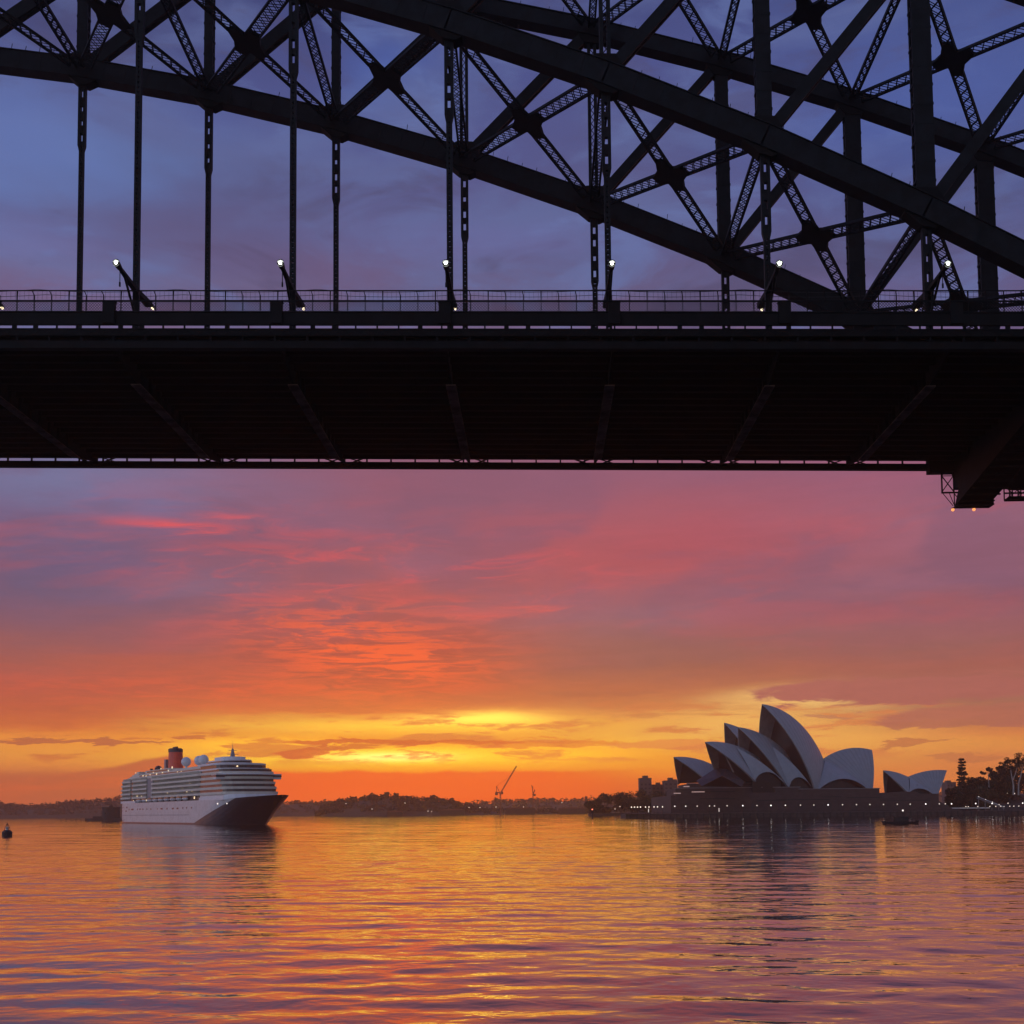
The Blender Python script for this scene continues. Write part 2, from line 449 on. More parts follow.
# ------------------------------------------------------------------ geometry helpers
class MB:
    def __init__(self):
        self.v = []
        self.f = []

    def add(self, vs, fs):
        o = len(self.v)
        self.v += [tuple(p) for p in vs]
        self.f += [tuple(i + o for i in q) for q in fs]

    def box(self, c, s, rz=0.0):
        cx, cy, cz = c
        x, y, z = s[0] / 2, s[1] / 2, s[2] / 2
        ca, sa = math.cos(rz), math.sin(rz)
        vs = [(cx + i * x * ca - j * y * sa, cy + i * x * sa + j * y * ca, cz + k * z) for k in (-1, 1) for j in (-1, 1) for i in (-1, 1)]
        self.add(vs, [(0, 2, 3, 1), (4, 5, 7, 6), (0, 1, 5, 4), (2, 6, 7, 3), (0, 4, 6, 2), (1, 3, 7, 5)])

    def bx(self, x0, x1, y0, y1, z0, z1):
        self.box(((x0 + x1) / 2, (y0 + y1) / 2, (z0 + z1) / 2), (abs(x1 - x0), abs(y1 - y0), abs(z1 - z0)))

    def bar(self, p, q, w, h, up=(0, 0, 1), w2=None, h2=None):
        p, q = Vector(p), Vector(q)
        d = (q - p).normalized()
        up = Vector(up)
        s = d.cross(up)
        if s.length < 1e-4:
            s = d.cross(Vector((1, 0, 0)))
        s.normalize()
        t = s.cross(d).normalized()
        w2 = w if w2 is None else w2
        h2 = h if h2 is None else h2
        vs = []
        for c, a, b in ((p, w, h), (q, w2, h2)):
            vs += [c - s * a / 2 - t * b / 2, c + s * a / 2 - t * b / 2, c + s * a / 2 + t * b / 2, c - s * a / 2 + t * b / 2]
        self.add(vs, [(0, 3, 2, 1), (4, 5, 6, 7), (0, 1, 5, 4), (1, 2, 6, 5), (2, 3, 7, 6), (3, 0, 4, 7)])

    def tube(self, p, q, r, r2=None, n=8, caps=True):
        p, q = Vector(p), Vector(q)
        r2 = r if r2 is None else r2
        d = (q - p).normalized()
        s = d.cross(Vector((0, 0, 1)))
        if s.length < 1e-3:
            s = Vector((1, 0, 0))
        s.normalize()
        t = s.cross(d)
        vs = []
        for c, a in ((p, r), (q, r2)):
            for i in range(n):
                g = 2 * PI * i / n
                vs.append(c + s * a * math.cos(g) + t * a * math.sin(g))
        fs = [(i, (i + 1) % n, n + (i + 1) % n, n + i) for i in range(n)]
        if caps:
            fs += [tuple(range(n - 1, -1, -1)), tuple(range(n, 2 * n))]
        self.add(vs, fs)

    def ball(self, c, r, nu=10, nv=7, sz=1.0):
        c = Vector(c)
        vs = [c + Vector((0, 0, r * sz))]
        for j in range(1, nv):
            a = PI * j / nv
            for i in range(nu):
                g = 2 * PI * i / nu
                vs.append(c + Vector((r * math.sin(a) * math.cos(g), r * math.sin(a) * math.sin(g), r * sz * math.cos(a))))
        vs.append(c - Vector((0, 0, r * sz)))
        fs = [(0, 1 + i, 1 + (i + 1) % nu) for i in range(nu)]
        for j in range(nv - 2):
            for i in range(nu):
                a, b = 1 + j * nu + i, 1 + j * nu + (i + 1) % nu
                fs.append((a, a + nu, b + nu, b))
        e = len(vs) - 1
        fs += [(e, 1 + (nv - 2) * nu + (i + 1) % nu, 1 + (nv - 2) * nu + i) for i in range(nu)]
        self.add(vs, fs)

    def prism(self, poly, z0, z1):
        n = len(poly)
        vs = [(x, y, z0) for x, y in poly] + [(x, y, z1) for x, y in poly]
        self.add(vs, [tuple(range(n - 1, -1, -1)), tuple(range(n, 2 * n))] + [(i, (i + 1) % n, n + (i + 1) % n, n + i) for i in range(n)])

    def plate(self, pts, off):
        """a flat polygon given thickness along the vector off"""
        off = Vector(off)
        n = len(pts)
        vs = [Vector(p) - off / 2 for p in pts] + [Vector(p) + off / 2 for p in pts]
        self.add(vs, [tuple(range(n - 1, -1, -1)), tuple(range(n, 2 * n))] + [(i, (i + 1) % n, n + (i + 1) % n, n + i) for i in range(n)])

    def build(self, name, material, parent=None, smooth=False):
        me = bpy.data.meshes.new(name)
        me.from_pydata(self.v, [], self.f)
        me.materials.append(material)
        me.validate()
        if smooth:
            for p in me.polygons:
                p.use_smooth = True
        o = bpy.data.objects.new(name, me)
        C.objects.link(o)
        if parent is not None:
            o.parent = parent
            r = parent
            off = Vector((0, 0, 0))
            if r.get('_abs'):
                o.matrix_parent_inverse = Matrix.Translation(-Vector(r['_abs']))
        return o


def fix_normals(o):
    bm = bmesh.new()
    bm.from_mesh(o.data)
    bmesh.ops.recalc_face_normals(bm, faces=bm.faces)
    bm.to_mesh(o.data)
    bm.free()


def tag(o, label=None, cat=None, group=None, kind=None):
    if label:
        o['label'] = label
    if cat:
        o['category'] = cat
    if group:
        o['group'] = group
    if kind:
        o['kind'] = kind
    return o


def thing(name, label, cat, loc=(0, 0, 0), group=None, rz=0.0, world=False):
    """An Empty at the thing's base; world=True: its parts are given in world coordinates."""
    o = bpy.data.objects.new(name, None)
    C.objects.link(o)
    o.location = loc
    o.rotation_euler = (0, 0, rz)
    o.empty_display_size = 1
    if world:
        o['_abs'] = tuple(loc)
    return tag(o, label, cat, group)


def dup(root, loc, rz=None, label=None, group=None, scale=None):
    r = root.copy()
    C.objects.link(r)
    r.location = loc
    if rz is not None:
        r.rotation_euler = (0, 0, rz)
    if scale:
        r.scale = scale
    if label:
        r['label'] = label
    if group:
        r['group'] = group
    for ch in list(root.children):
        c = ch.copy()
        C.objects.link(c)
        c.parent = r
        for g in ch.children:
            d = g.copy()
            C.objects.link(d)
            d.parent = c
    return r


ORD = ['first', 'second', 'third', 'fourth', 'fifth', 'sixth', 'seventh', 'eighth', 'ninth', 'tenth', 'eleventh', 'twelfth', 'thirteenth', 'fourteenth',
       'fifteenth', 'sixteenth', 'seventeenth', 'eighteenth', 'nineteenth', 'twentieth', 'twenty-first', 'twenty-second', 'twenty-third', 'twenty-fourth',
       'twenty-fifth', 'twenty-sixth', 'twenty-seventh', 'twenty-eighth']

# ------------------------------------------------------------------ water
random.seed(7)
wm = bpy.data.materials.new('harbour_water')
wm.use_nodes = True
t = wm.node_tree
B = NB(t)
t.nodes.remove(t.nodes['Principled BSDF'])
g = t.nodes.new('ShaderNodeTexCoord')


def wave_layer(rot, sx, sy, scale, detail, rough, dist):
    mp = t.nodes.new('ShaderNodeMapping')
    mp.inputs['Rotation'].default_value = (0, 0, rot)
    mp.inputs['Scale'].default_value = (sx, sy, 1)
    t.links.new(g.outputs['Object'], mp.inputs[0])
    return B.noise(mp.outputs[0], scale, detail, rough, dist)


h = B.m('MULTIPLY', wave_layer(0.20, 0.55, 1.0, 0.11, 2, 0.5, 0.3), 0.10)
h = B.m('ADD', h, B.m('MULTIPLY', wave_layer(-0.12, 0.75, 1.0, 0.34, 2, 0.5, 0.5), 0.085))
h = B.m('ADD', h, B.m('MULTIPLY', wave_layer(0.35, 0.85, 1.0, 0.95, 2, 0.5, 0.4), 0.036))
calm = B.noise(g.outputs['Object'], 0.012, 3, 0.5)
h = B.m('MULTIPLY', h, B.step(calm, 0.3, 0.7, 0.75, 1.2))
bn = t.nodes.new('ShaderNodeBump')
bn.inputs['Strength'].default_value = 1.0
bn.inputs['Distance'].default_value = 1.0
t.links.new(h, bn.inputs['Height'])
fr = t.nodes.new('ShaderNodeFresnel')
fr.inputs['IOR'].default_value = 1.333
t.links.new(bn.outputs[0], fr.inputs['Normal'])
gl = t.nodes.new('ShaderNodeBsdfGlossy')
gl.inputs['Roughness'].default_value = 0.025
t.links.new(bn.outputs[0], gl.inputs['Normal'])
df = t.nodes.new('ShaderNodeBsdfDiffuse')
df.inputs['Color'].default_value = (0.012, 0.015, 0.022, 1)
mx = t.nodes.new('ShaderNodeMixShader')
t.links.new(B.m('SUBTRACT', B.m('MULTIPLY', fr.outputs[0], 2.7), 0.26, clamp=True), mx.inputs[0])
t.links.new(df.outputs[0], mx.inputs[1])
t.links.new(gl.outputs[0], mx.inputs[2])
t.links.new(mx.outputs[0], t.nodes['Material Output'].inputs['Surface'])
import numpy as np
rw = np.random.RandomState(5)
ys = [-300.0, -200.0, -120.0, -60.0, -30.0, -10.0, 5.0]
while ys[-1] < 3545:
    ys.append(ys[-1] + (6.0 if ys[-1] < 28 else max(0.34, ys[-1] * 0.0046)))
ys = np.array(ys)
ts = np.concatenate([[-1.6, -1.2, -0.9, -0.75], np.linspace(-0.62, 0.62, 430), [0.75, 0.9, 1.2, 1.6]])
yy, tt_ = np.meshgrid(ys, ts, indexing='ij')
xx = tt_ * (np.maximum(yy, 0) + 20.0)
xx[:, 0] = -3550
xx[:, -1] = 3550
xx[:, 1] = np.minimum(xx[:, 1], -(3550 + xx[:, 2] * -1) / 2)
xx[:, -2] = np.maximum(xx[:, -2], (3550 + xx[:, -3]) / 2)
spy = np.gradient(ys)[:, None] + 0 * xx
spx = np.abs(np.gradient(xx, axis=1))
zz = np.zeros_like(xx)
NW = 64
for i in range(NW):
    lam = 1.5 * (26 / 1.5) ** (i / (NW - 1.0)) * rw.uniform(0.93, 1.07)
    th = rw.normal(0.12, 0.42)
    kx, ky = 2 * math.pi / lam * math.sin(th), 2 * math.pi / lam * math.cos(th)
    slope = 0.0145 if lam < 2.8 else 0.0112 if lam < 4.5 else 0.0105 * (4.5 / lam) ** 0.8
    amp = slope * lam / (2 * math.pi)
    res = np.sqrt((ky * spy) ** 2 + (kx * spx) ** 2)          # phase step per mesh cell: fade what the mesh cannot carry
    fade = np.clip((1.7 - res) / 0.6, 0, 1)
    if lam > 6:
        fade = fade * (0.8 + 0.4 * np.clip((yy - 180) / 350, 0, 1))      # ruffled out in mid harbour
    grp = 0.6 + 0.4 * np.sin(xx * rw.normal(0, 0.02) + yy * rw.normal(0, 0.02) + rw.uniform(0, 6.3))
    zz += amp * fade * grp * np.sin(kx * xx + ky * yy + rw.uniform(0, 2 * math.pi))
nr, nc = xx.shape
co = np.stack([xx, yy, zz], -1).reshape(-1, 3).astype(np.float32)
idx = np.arange(nr * nc).reshape(nr, nc)
quads = np.stack([idx[:-1, :-1], idx[:-1, 1:], idx[1:, 1:], idx[1:, :-1]], -1).reshape(-1, 4).astype(np.int32)
me = bpy.data.meshes.new('water')
me.vertices.add(len(co))
me.vertices.foreach_set('co', co.ravel())
me.loops.add(quads.size)
me.loops.foreach_set('vertex_index', quads.ravel())
me.polygons.add(len(quads))
me.polygons.foreach_set('loop_start', np.arange(0, quads.size, 4, dtype=np.int32))
me.polygons.foreach_set('loop_total', np.full(len(quads), 4, dtype=np.int32))
me.polygons.foreach_set('use_smooth', np.ones(len(quads), dtype=bool))
me.update(calc_edges=True)
me.materials.append(wm)
wo_ = bpy.data.objects.new('water', me)
C.objects.link(wo_)
tag(wo_, None, None, None, 'structure')

# ------------------------------------------------------------------ bridge
D, X0, P = 136.405, -9.662, 18.3
SPAN = 30.0
SLOPE = -0.019
bridge = thing('arch_bridge', 'dark steel arch bridge with trussed arches carrying a deck across the harbour', 'bridge', (0, D + SPAN / 2, 0), None, 0, True)
KS = range(-5, 7)


def zl(k):
    return EYE + 92.366 - 6.387 * k - 0.515 * k * k


def zu(k):
    return EYE + 115.489 - 3.749 * k - 0.49 * k * k


def nx(k):
    return X0 + k * P


def deck_z(x):
    return SLOPE * (x + 2.4)


def lattice(p, q, w, d, up, chord=0.24, lace=0.11, cell=1.55, both=True):
    """laced box member: four corner angles, X lacing on its wide faces, single lacing on the narrow ones"""
    b = MB()
    p, q = Vector(p), Vector(q)
    ax = (q - p)
    L = ax.length
    ax.normalize()
    up = Vector(up)
    s = ax.cross(up).normalized()          # across the wide face
    n = s.cross(ax).normalized()           # out of the wide face
    for i in (-1, 1):
        for j in (-1, 1):
            o = s * (i * (w / 2 - chord / 2)) + n * (j * (d / 2 - chord / 2))
            b.bar(p + o, q + o, chord, chord, n)
    N = max(2, int(L / cell))
    for k in range(N):
        a0, a1 = p + ax * (L * k / N), p + ax * (L * (k + 1) / N)
        for j in (-1, 1):
            o = n * (j * (d / 2 - 0.04))
            e = s * (w / 2 - chord / 2)
            b.bar(a0 - e + o, a1 + e + o, lace, 0.05, n)
            if both:
                b.bar(a0 + e + o * 0.97, a1 - e + o * 0.97, lace, 0.05, n)
            o = s * (j * (w / 2 - 0.04))
            e = n * (d / 2 - chord / 2) * (1 if (k % 2) else -1)
            b.bar(a0 - e + o, a1 + e + o, lace, 0.05, s)
    return b


def plated(p, q, h, d, up, t_=0.12, cell=1.5):
    """box member with solid side webs along Y and laced top and bottom"""
    b = MB()
    p, q = Vector(p), Vector(q)
    ax = (q - p)
    L = ax.length
    ax.normalize()
    up = Vector(up)
    for j in (-1, 1):
        o = up * (j * (d / 2 - t_ / 2))
        b.bar(p + o, q + o, h, t_, up)
        o2 = up * (j * (d / 2 - 0.22))
        s = ax.cross(up).normalized()
        for i in (-1, 1):
            b.bar(p + o2 + s * (i * (h / 2 - 0.06)), q + o2 + s * (i * (h / 2 - 0.06)), 0.10, 0.2, up)
    s = ax.cross(up).normalized()
    N = max(2, int(L / cell))
    for k in range(N):
        a0, a1 = p + ax * (L * k / N), p + ax * (L * (k + 1) / N)
        for i in (-1, 1):
            o = s * (i * (h / 2 - 0.1))
            e = up * (d / 2 - 0.15)
            b.bar(a0 - e + o, a1 + e + o, 0.10, 0.05, s)
            b.bar(a0 + e + o * 0.97, a1 - e + o * 0.97, 0.10, 0.05, s)
    return b


YS = (D, D + SPAN)
rng = random.Random(3)
for yi, Y in enumerate(YS):
    for nm, zf in (('lower_chord', zl), ('upper_chord', zu)):
        b = MB()
        dep, wid = (2.7, 1.9) if nm == 'lower_chord' else (2.3, 1.8)
        for k in list(KS)[:-1]:
            p, q = Vector((nx(k), Y, zf(k))), Vector((nx(k + 1), Y, zf(k + 1)))
            e = (q - p).normalized()
            b.bar(p - e * 0.1, q + e * 0.1, wid, dep)
            s = Vector((-e.z, 0, e.x))
            for sg in (-1, 1):                    # flange plates standing proud of the webs
                b.bar(p + s * (sg * dep / 2), q + s * (sg * dep / 2), wid + 0.35, 0.12, (0, 0, 1))
            for jj in range(1, 6):                # splice plates along the webs
                c = p + (q - p) * (jj / 6.0)
                b.bar(c - e * 0.35, c + e * 0.35, wid + 0.08, dep - 0.3)
        # climbers' handrail stanchions along the top of the chord
        for k in list(KS)[:-1]:
            p, q = Vector((nx(k), Y, zf(k) + dep / 2)), Vector((nx(k + 1), Y, zf(k + 1) + dep / 2))
            for jj in range(9):
                if rng.random() < 0.3:
                    continue
                c = p + (q - p) * (jj / 9.0)
                hh = rng.uniform(0.5, 1.1)
                for sg in ((-1, 1) if rng.random() < 0.5 else (rng.choice((-1, 1)),)):
                    b.bar(c + Vector((0, sg * wid * 0.42, 0)), c + Vector((0.15, sg * wid * 0.42, hh)), 0.07, 0.07)
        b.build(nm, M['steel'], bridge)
    for k in KS:
        # vertical
        wv = {-5: 1.5, -4: 1.5, -3: 1.5, -2: 1.25, -1: 1.15, 0: 1.1, 1: 1.2, 2: 1.75, 3: 2.2, 4: 2.3, 5: 2.5, 6: 2.6}[k]
        p, q = Vector((nx(k), Y, zl(k))), Vector((nx(k), Y, zu(k)))
        if k in (0, 1):
            b = MB()
            for sg in (-1, 1):
                b.bar(p + Vector((sg * wv * 0.36, 0, 0)), q + Vector((sg * wv * 0.36, 0, 0)), wv * 0.36, 1.0, (0, 1, 0))
            z = p.z + 1.5
            while z < q.z - 1:
                b.bar((nx(k) - wv * .3, Y - .45, z), (nx(k) + wv * .3, Y - .45, z + 0.9), 0.1, 0.05, (0, 1, 0))
                b.bar((nx(k) + wv * .3, Y + .45, z), (nx(k) - wv * .3, Y + .45, z + 0.9), 0.1, 0.05, (0, 1, 0))
                z += 1.0
        else:
            b = plated(p, q, wv, 1.3, (0, 1, 0))
            z = p.z + 1
            while z < q.z - 1:                    # rivetted angle cleats standing proud
                b.box((nx(k), Y, z), (wv + 0.12, 1.34, 0.3))
                z += 2.3
        b.build('vertical_post', M['steel'], bridge)
        # gusset plates at the two panel points
        for zf, r in ((zl, 2.1), (zu, 1.7)):
            b = MB()
            wd = 1.9 if zf is zl else 1.8
            if zf is zl:
                pts = [(-2.6, -0.5), (-0.75, -2.1), (0.75, -2.5), (2.3, -1.8), (2.4, 0.2), (1.2, 2.3), (-1.0, 2.4), (-2.6, 1.6)]
            else:
                pts = [(-2.2, -0.6), (-1.0, -2.2), (1.0, -2.4), (2.2, -1.5), (2.1, 0.4), (0.9, 1.2), (-1.2, 1.4), (-2.2, 1.2)]
            b.plate([(nx(k) + x, Y, zf(k) + z) for x, z in pts], (0, wd - 0.2, 0))
            o = b.build('gusset_plate', M['soffit'], bridge)  # darkened colour keeps horizon glow off the plate edges
            fix_normals(o)
        # diagonal up to the next panel
        if k < list(KS)[-1]:
            hd = {-5: 1.9, -4: 1.9, -3: 1.9, -2: 1.8, -1: 1.7, 0: 1.5, 1: 1.35, 2: 1.35, 3: 1.35}.get(k, 1.4)
            b = plated((nx(k), Y, zl(k)), (nx(k + 1), Y, zu(k + 1)), hd, 1.25, (0, 1, 0))
            b.build('diagonal_brace', M['steel'], bridge)
        # hanger down to the deck
        zd = EYE + 52.3 + deck_z(nx(k))
        if zl(k) - zd > 4:
            zt = zl(k) - 1.2
            zs = max(zd, zl(k) - 11.2)
            b = MB()
            for sg in (-1, 1):
                b.bar((nx(k) + sg * 0.36, Y, zt), (nx(k) + sg * 0.36, Y, zs), 0.34, 0.7, (0, 1, 0))
                b.bar((nx(k) + sg * 0.36, Y, zs), (nx(k) + sg * 0.24, Y, zs - 0.9), 0.34, 0.7, (0, 1, 0), 0.22, 0.45)
                if zs > zd + 1:
                    b.bar((nx(k) + sg * 0.22, Y, zs - 0.5), (nx(k) + sg * 0.22, Y, zd), 0.26, 0.5, (0, 1, 0))
            z = zt - 0.5
            while z > zs:
                b.box((nx(k), Y, z - 0.9), (0.5, 0.5, 1.25 if int(z) % 3 else 0.7))
                z -= 2.1
            z = zs
            while z > zd:
                b.box((nx(k), Y, z), (0.34, 0.40, 0.40))
                z -= 0.62
            b.build('hanger', M['steel'], bridge)

for k in KS:
    for zf, w_, nm in ((zl, 1.6, 'cross_strut'), (zu, 1.3, 'cross_strut')):
        a, c = Vector((nx(k), D, zf(k))), Vector((nx(k), D + SPAN, zf(k)))
        e = (c - a).normalized()
        lattice(a + e * 1.0, c - e * 1.0, w_ * 0.85, 0.45, (0, 0, 1)).build(nm, M['steel'], bridge)
    if k == list(KS)[-1]:
        continue
    for zf, w_ in ((zl, 1.75), (zu, 1.6)):
        A, Bq = Vector((nx(k), D, zf(k))), Vector((nx(k + 1), D, zf(k + 1)))
        Cq, Dq = Vector((nx(k), D + SPAN, zf(k))), Vector((nx(k + 1), D + SPAN, zf(k + 1)))
        nrm = (Bq - A).cross(Cq - A).normalized()
        mid_p = (A + Bq + Cq + Dq) / 4
        for i, (a, c) in enumerate(((A, Dq), (Bq, Cq))):
            e = (c - a).normalized()
            o = lattice(a + e * 1.4, c - e * 1.4, w_ + 0.15, 0.42 if i else 0.36, nrm).build('lateral_brace', M['steel'], bridge)
            if i == 0:
                b = MB()
                e1, e2 = (Dq - A).normalized(), (Cq - Bq).normalized()
                pts = []
                hw = w_ / 2 * 1.05
                for a_, c_ in ((e1, e2), (e2, -e1), (-e1, -e2), (-e2, e1)):
                    sd = nrm.cross(a_).normalized()
                    pts.append(mid_p + a_ * 2.9 - sd * hw * .8)
                    pts.append(mid_p + a_ * 2.9 + sd * hw * .8)
                    pts.append(mid_p + (a_ + c_).normalized() * 1.75 * hw / 0.9)
                b.plate(pts, nrm * 0.5)
                go = b.build('gusset_plate', M['steel_dk'], o)
                go.matrix_parent_inverse = Matrix.Identity(4)
                fix_normals(go)

# deck ----------------------------------------------------------------
XA, XB = -150.0, 150.0
YN, YF = 128.6, 174.6


def sbar(b, x0, x1, y0, y1, z0, z1):
    """a long box that follows the camber of the deck"""
    vs = [(x, y, z + deck_z(x)) for z in (z0, z1) for y in (y0, y1) for x in (x0, x1)]
    b.add(vs, [(0, 2, 3, 1), (4, 5, 7, 6), (0, 1, 5, 4), (2, 6, 7, 3), (0, 4, 6, 2), (1, 3, 7, 5)])


b = MB()
sbar(b, XA, XB, YN + 0.2, YF - 0.2, 57.65, 58.05)
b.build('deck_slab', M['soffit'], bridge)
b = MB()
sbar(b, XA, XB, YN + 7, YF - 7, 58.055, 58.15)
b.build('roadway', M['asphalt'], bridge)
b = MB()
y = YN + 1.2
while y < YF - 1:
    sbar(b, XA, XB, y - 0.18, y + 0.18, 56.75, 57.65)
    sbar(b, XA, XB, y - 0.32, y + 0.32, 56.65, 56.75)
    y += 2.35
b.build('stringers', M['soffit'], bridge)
for k in range(-8, 8):
    x = nx(k)
    dz_ = deck_z(x)
    b = MB()
    prof = [(YN + 0.3, 57.6), (YN + 0.3, 56.6), (D + 0.2, 54.95), (D + SPAN - 0.2, 54.95), (YF - 0.3, 56.6), (YF - 0.3, 57.6)]
    for i, sx in ((0, 0.12),):
        n = len(prof)
        vs = [(x - sx, y_, z_ + dz_) for y_, z_ in prof] + [(x + sx, y_, z_ + dz_) for y_, z_ in prof]
        b.add(vs, [tuple(range(n)), tuple(range(2 * n - 1, n - 1, -1))] + [(i_, n + i_, n + (i_ + 1) % n, (i_ + 1) % n) for i_ in range(n)])
    for yy in range(int(D) + 2, int(D + SPAN) - 1, 3):
        b.bx(x - 0.5, x + 0.5, yy - 0.06, yy + 0.06, 55.0 + dz_, 57.6 + dz_)
    # knee braces under the deck either side of the girder
    o = b.build('cross_girder', M['soffit'], bridge)
    fix_normals(o)
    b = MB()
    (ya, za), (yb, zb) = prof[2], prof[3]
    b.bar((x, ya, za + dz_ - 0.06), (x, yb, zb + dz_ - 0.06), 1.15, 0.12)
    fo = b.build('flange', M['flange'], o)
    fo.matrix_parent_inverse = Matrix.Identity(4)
    for ye in (YF - 0.45, YN + 0.45):
        b = MB()
        for sg in (-1, 1):
            b.bar((x + sg * 0.3, ye, 56.3 + dz_), (x + sg * 3.4, ye, 57.5 + dz_), 0.16, 0.3, (0, 1, 0))
            b.bar((x + sg * 3.4, ye, 56.4 + dz_), (x + sg * 0.6, ye, 57.3 + dz_), 0.12, 0.2, (0, 1, 0))
        b.build('knee_brace', M['steel_dk'], bridge)

for near, Y, sg in ((True, YN, 1), (False, YF, -1)):
    b = MB()                                               # low beam under the deck edge, on short posts
    sbar(b, XA, XB, Y - 0.2, Y + 0.2, 56.08, 56.85)
    sbar(b, XA, XB, Y - 0.45, Y + 0.45, 55.92, 56.08)
    x = XA + 1
    while x < XB:
        b.box((x, Y, 57.25 + deck_z(x)), (0.22, 0.25, 0.9))
        x += 3.55
    b.build('edge_beam', M['steel_dk'], bridge)
    b = MB()                                               # kerb beam on which the walkway floor hangs
    sbar(b, XA, XB, Y - 0.25, Y + 0.35, 57.4, 58.2)
    sbar(b, XA, XB, Y - 0.32, Y + 0.42, 58.2 - 0.12, 58.2)
    x = XA + 0.6
    i = 0
    while x < XB:
        zz = deck_z(x)
        b.bar((x, Y - 0.27, 57.45 + zz), (x + 0.75, Y - 0.27, 58.05 + zz), 0.09, 0.06, (0, 1, 0))
        b.bar((x + 1.5, Y - 0.27, 57.45 + zz), (x + 0.75, Y - 0.27, 58.05 + zz), 0.09, 0.06, (0, 1, 0))
        x += 1.5
    b.build('kerb_beam', M['steel_dk'], bridge)
    b = MB()                                               # solid lower parapet with a slit of daylight under it
    sbar(b, XA, XB, Y - 0.08, Y + 0.08, 58.68, 60.05)
    sbar(b, XA, XB, Y - 0.18, Y + 0.18, 60.05, 60.2)
    sbar(b, XA, XB, Y - 0.14, Y + 0.14, 58.66, 58.78)
    x = XA + 1.3
    while x < XB:
        b.box((x, Y + sg * 0.05, 58.45 + deck_z(x)), (0.16 if int(x) % 3 else 0.5, 0.2, 0.7))
        x += 2.35
    b.build('parapet', M['steel_dk'], bridge)

    fence = None
    b = MB()
    sbar(b, XA, XB, Y - 0.06, Y + 0.06, 61.30, 61.48)
    sbar(b, XA, XB, Y - 0.05, Y + 0.05, 62.50, 62.61)
    fence = b.build('safety_fence', M['steel_dk'], bridge)
    b = MB()
    x = XA
    step = 0.31
    while x < XB:
        zz = deck_z(x)
        b.bar((x, Y, 60.2 + zz), (x + 1.1, Y, 61.35 + zz), 0.055, 0.03, (0, 1, 0))
        b.bar((x + 1.1, Y + 0.03, 60.2 + zz), (x, Y + 0.03, 61.35 + zz), 0.055, 0.03, (0, 1, 0))
        x += step
    x = XA
    while x < XB:
        zz = deck_z(x)
        b.bar((x, Y, 61.4 + zz), (x, Y, 62.55 + zz), 0.02, 0.02, (0, 1, 0))
        x += 0.5
    mo = b.build('fence_mesh', M['steel_dk'], fence)
    mo.matrix_parent_inverse = Matrix.Identity(4)
    x = -76.0
    i = 0
    while x < 76:
        zz = deck_z(x)
        b = MB()
        b.bar((x, Y, 60.2 + zz), (x, Y, 62.0 + zz), 0.10, 0.12, (0, 1, 0))
        if i % 3 == 1:
            b.bar((x, Y, 62.0 + zz), (x, Y + sg * 0.05, 62.62 + zz), 0.12, 0.14, (0, 1, 0))
        else:
            b.bar((x, Y, 62.0 + zz), (x - 0.14, Y - sg * 0.35, 62.45 + zz), 0.08, 0.10, (0, 1, 0))
        po = b.build('fence_post', M['steel_dk'], fence)
        po.matrix_parent_inverse = Matrix.Identity(4)
        x += 1.92
        i += 1

# plinths on the parapet where the hangers land
for k in range(-7, 8):
    b = MB()
    x = nx(k) + 0.15 + 0.12 * k
    z = deck_z(x)
    b.box((x - 0.2, YN - 0.05, 60.0 + z), (1.3, 0.6, 2.4))
    b.box((x - 0.2, YN - 0.05, 61.25 + z), (1.45, 0.75, 0.14))
    b.build('parapet_pier', M['steel_dk'], bridge)

# overhead wires over the far tracks
tag_w = MB()
for Y, z, sag in ((152.0, 73.0, 1.5), (155.0, 73.6, 1.2)):
    for k in range(-8, 8):
        for j in range(6):
            f0, f1 = j / 6, (j + 1) / 6
            xa, xb = nx(k) + P * f0, nx(k) + P * f1
            tag_w.bar((xa, Y, z + deck_z(xa) - sag * 4 * f0 * (1 - f0) * .25), (xb, Y, z + deck_z(xb) - sag * 4 * f1 * (1 - f1) * .25), 0.05, 0.05)
tag(tag_w.build('overhead_wire', M['black']), 'thin dark overhead wires running level above the bridge fence', 'wire')

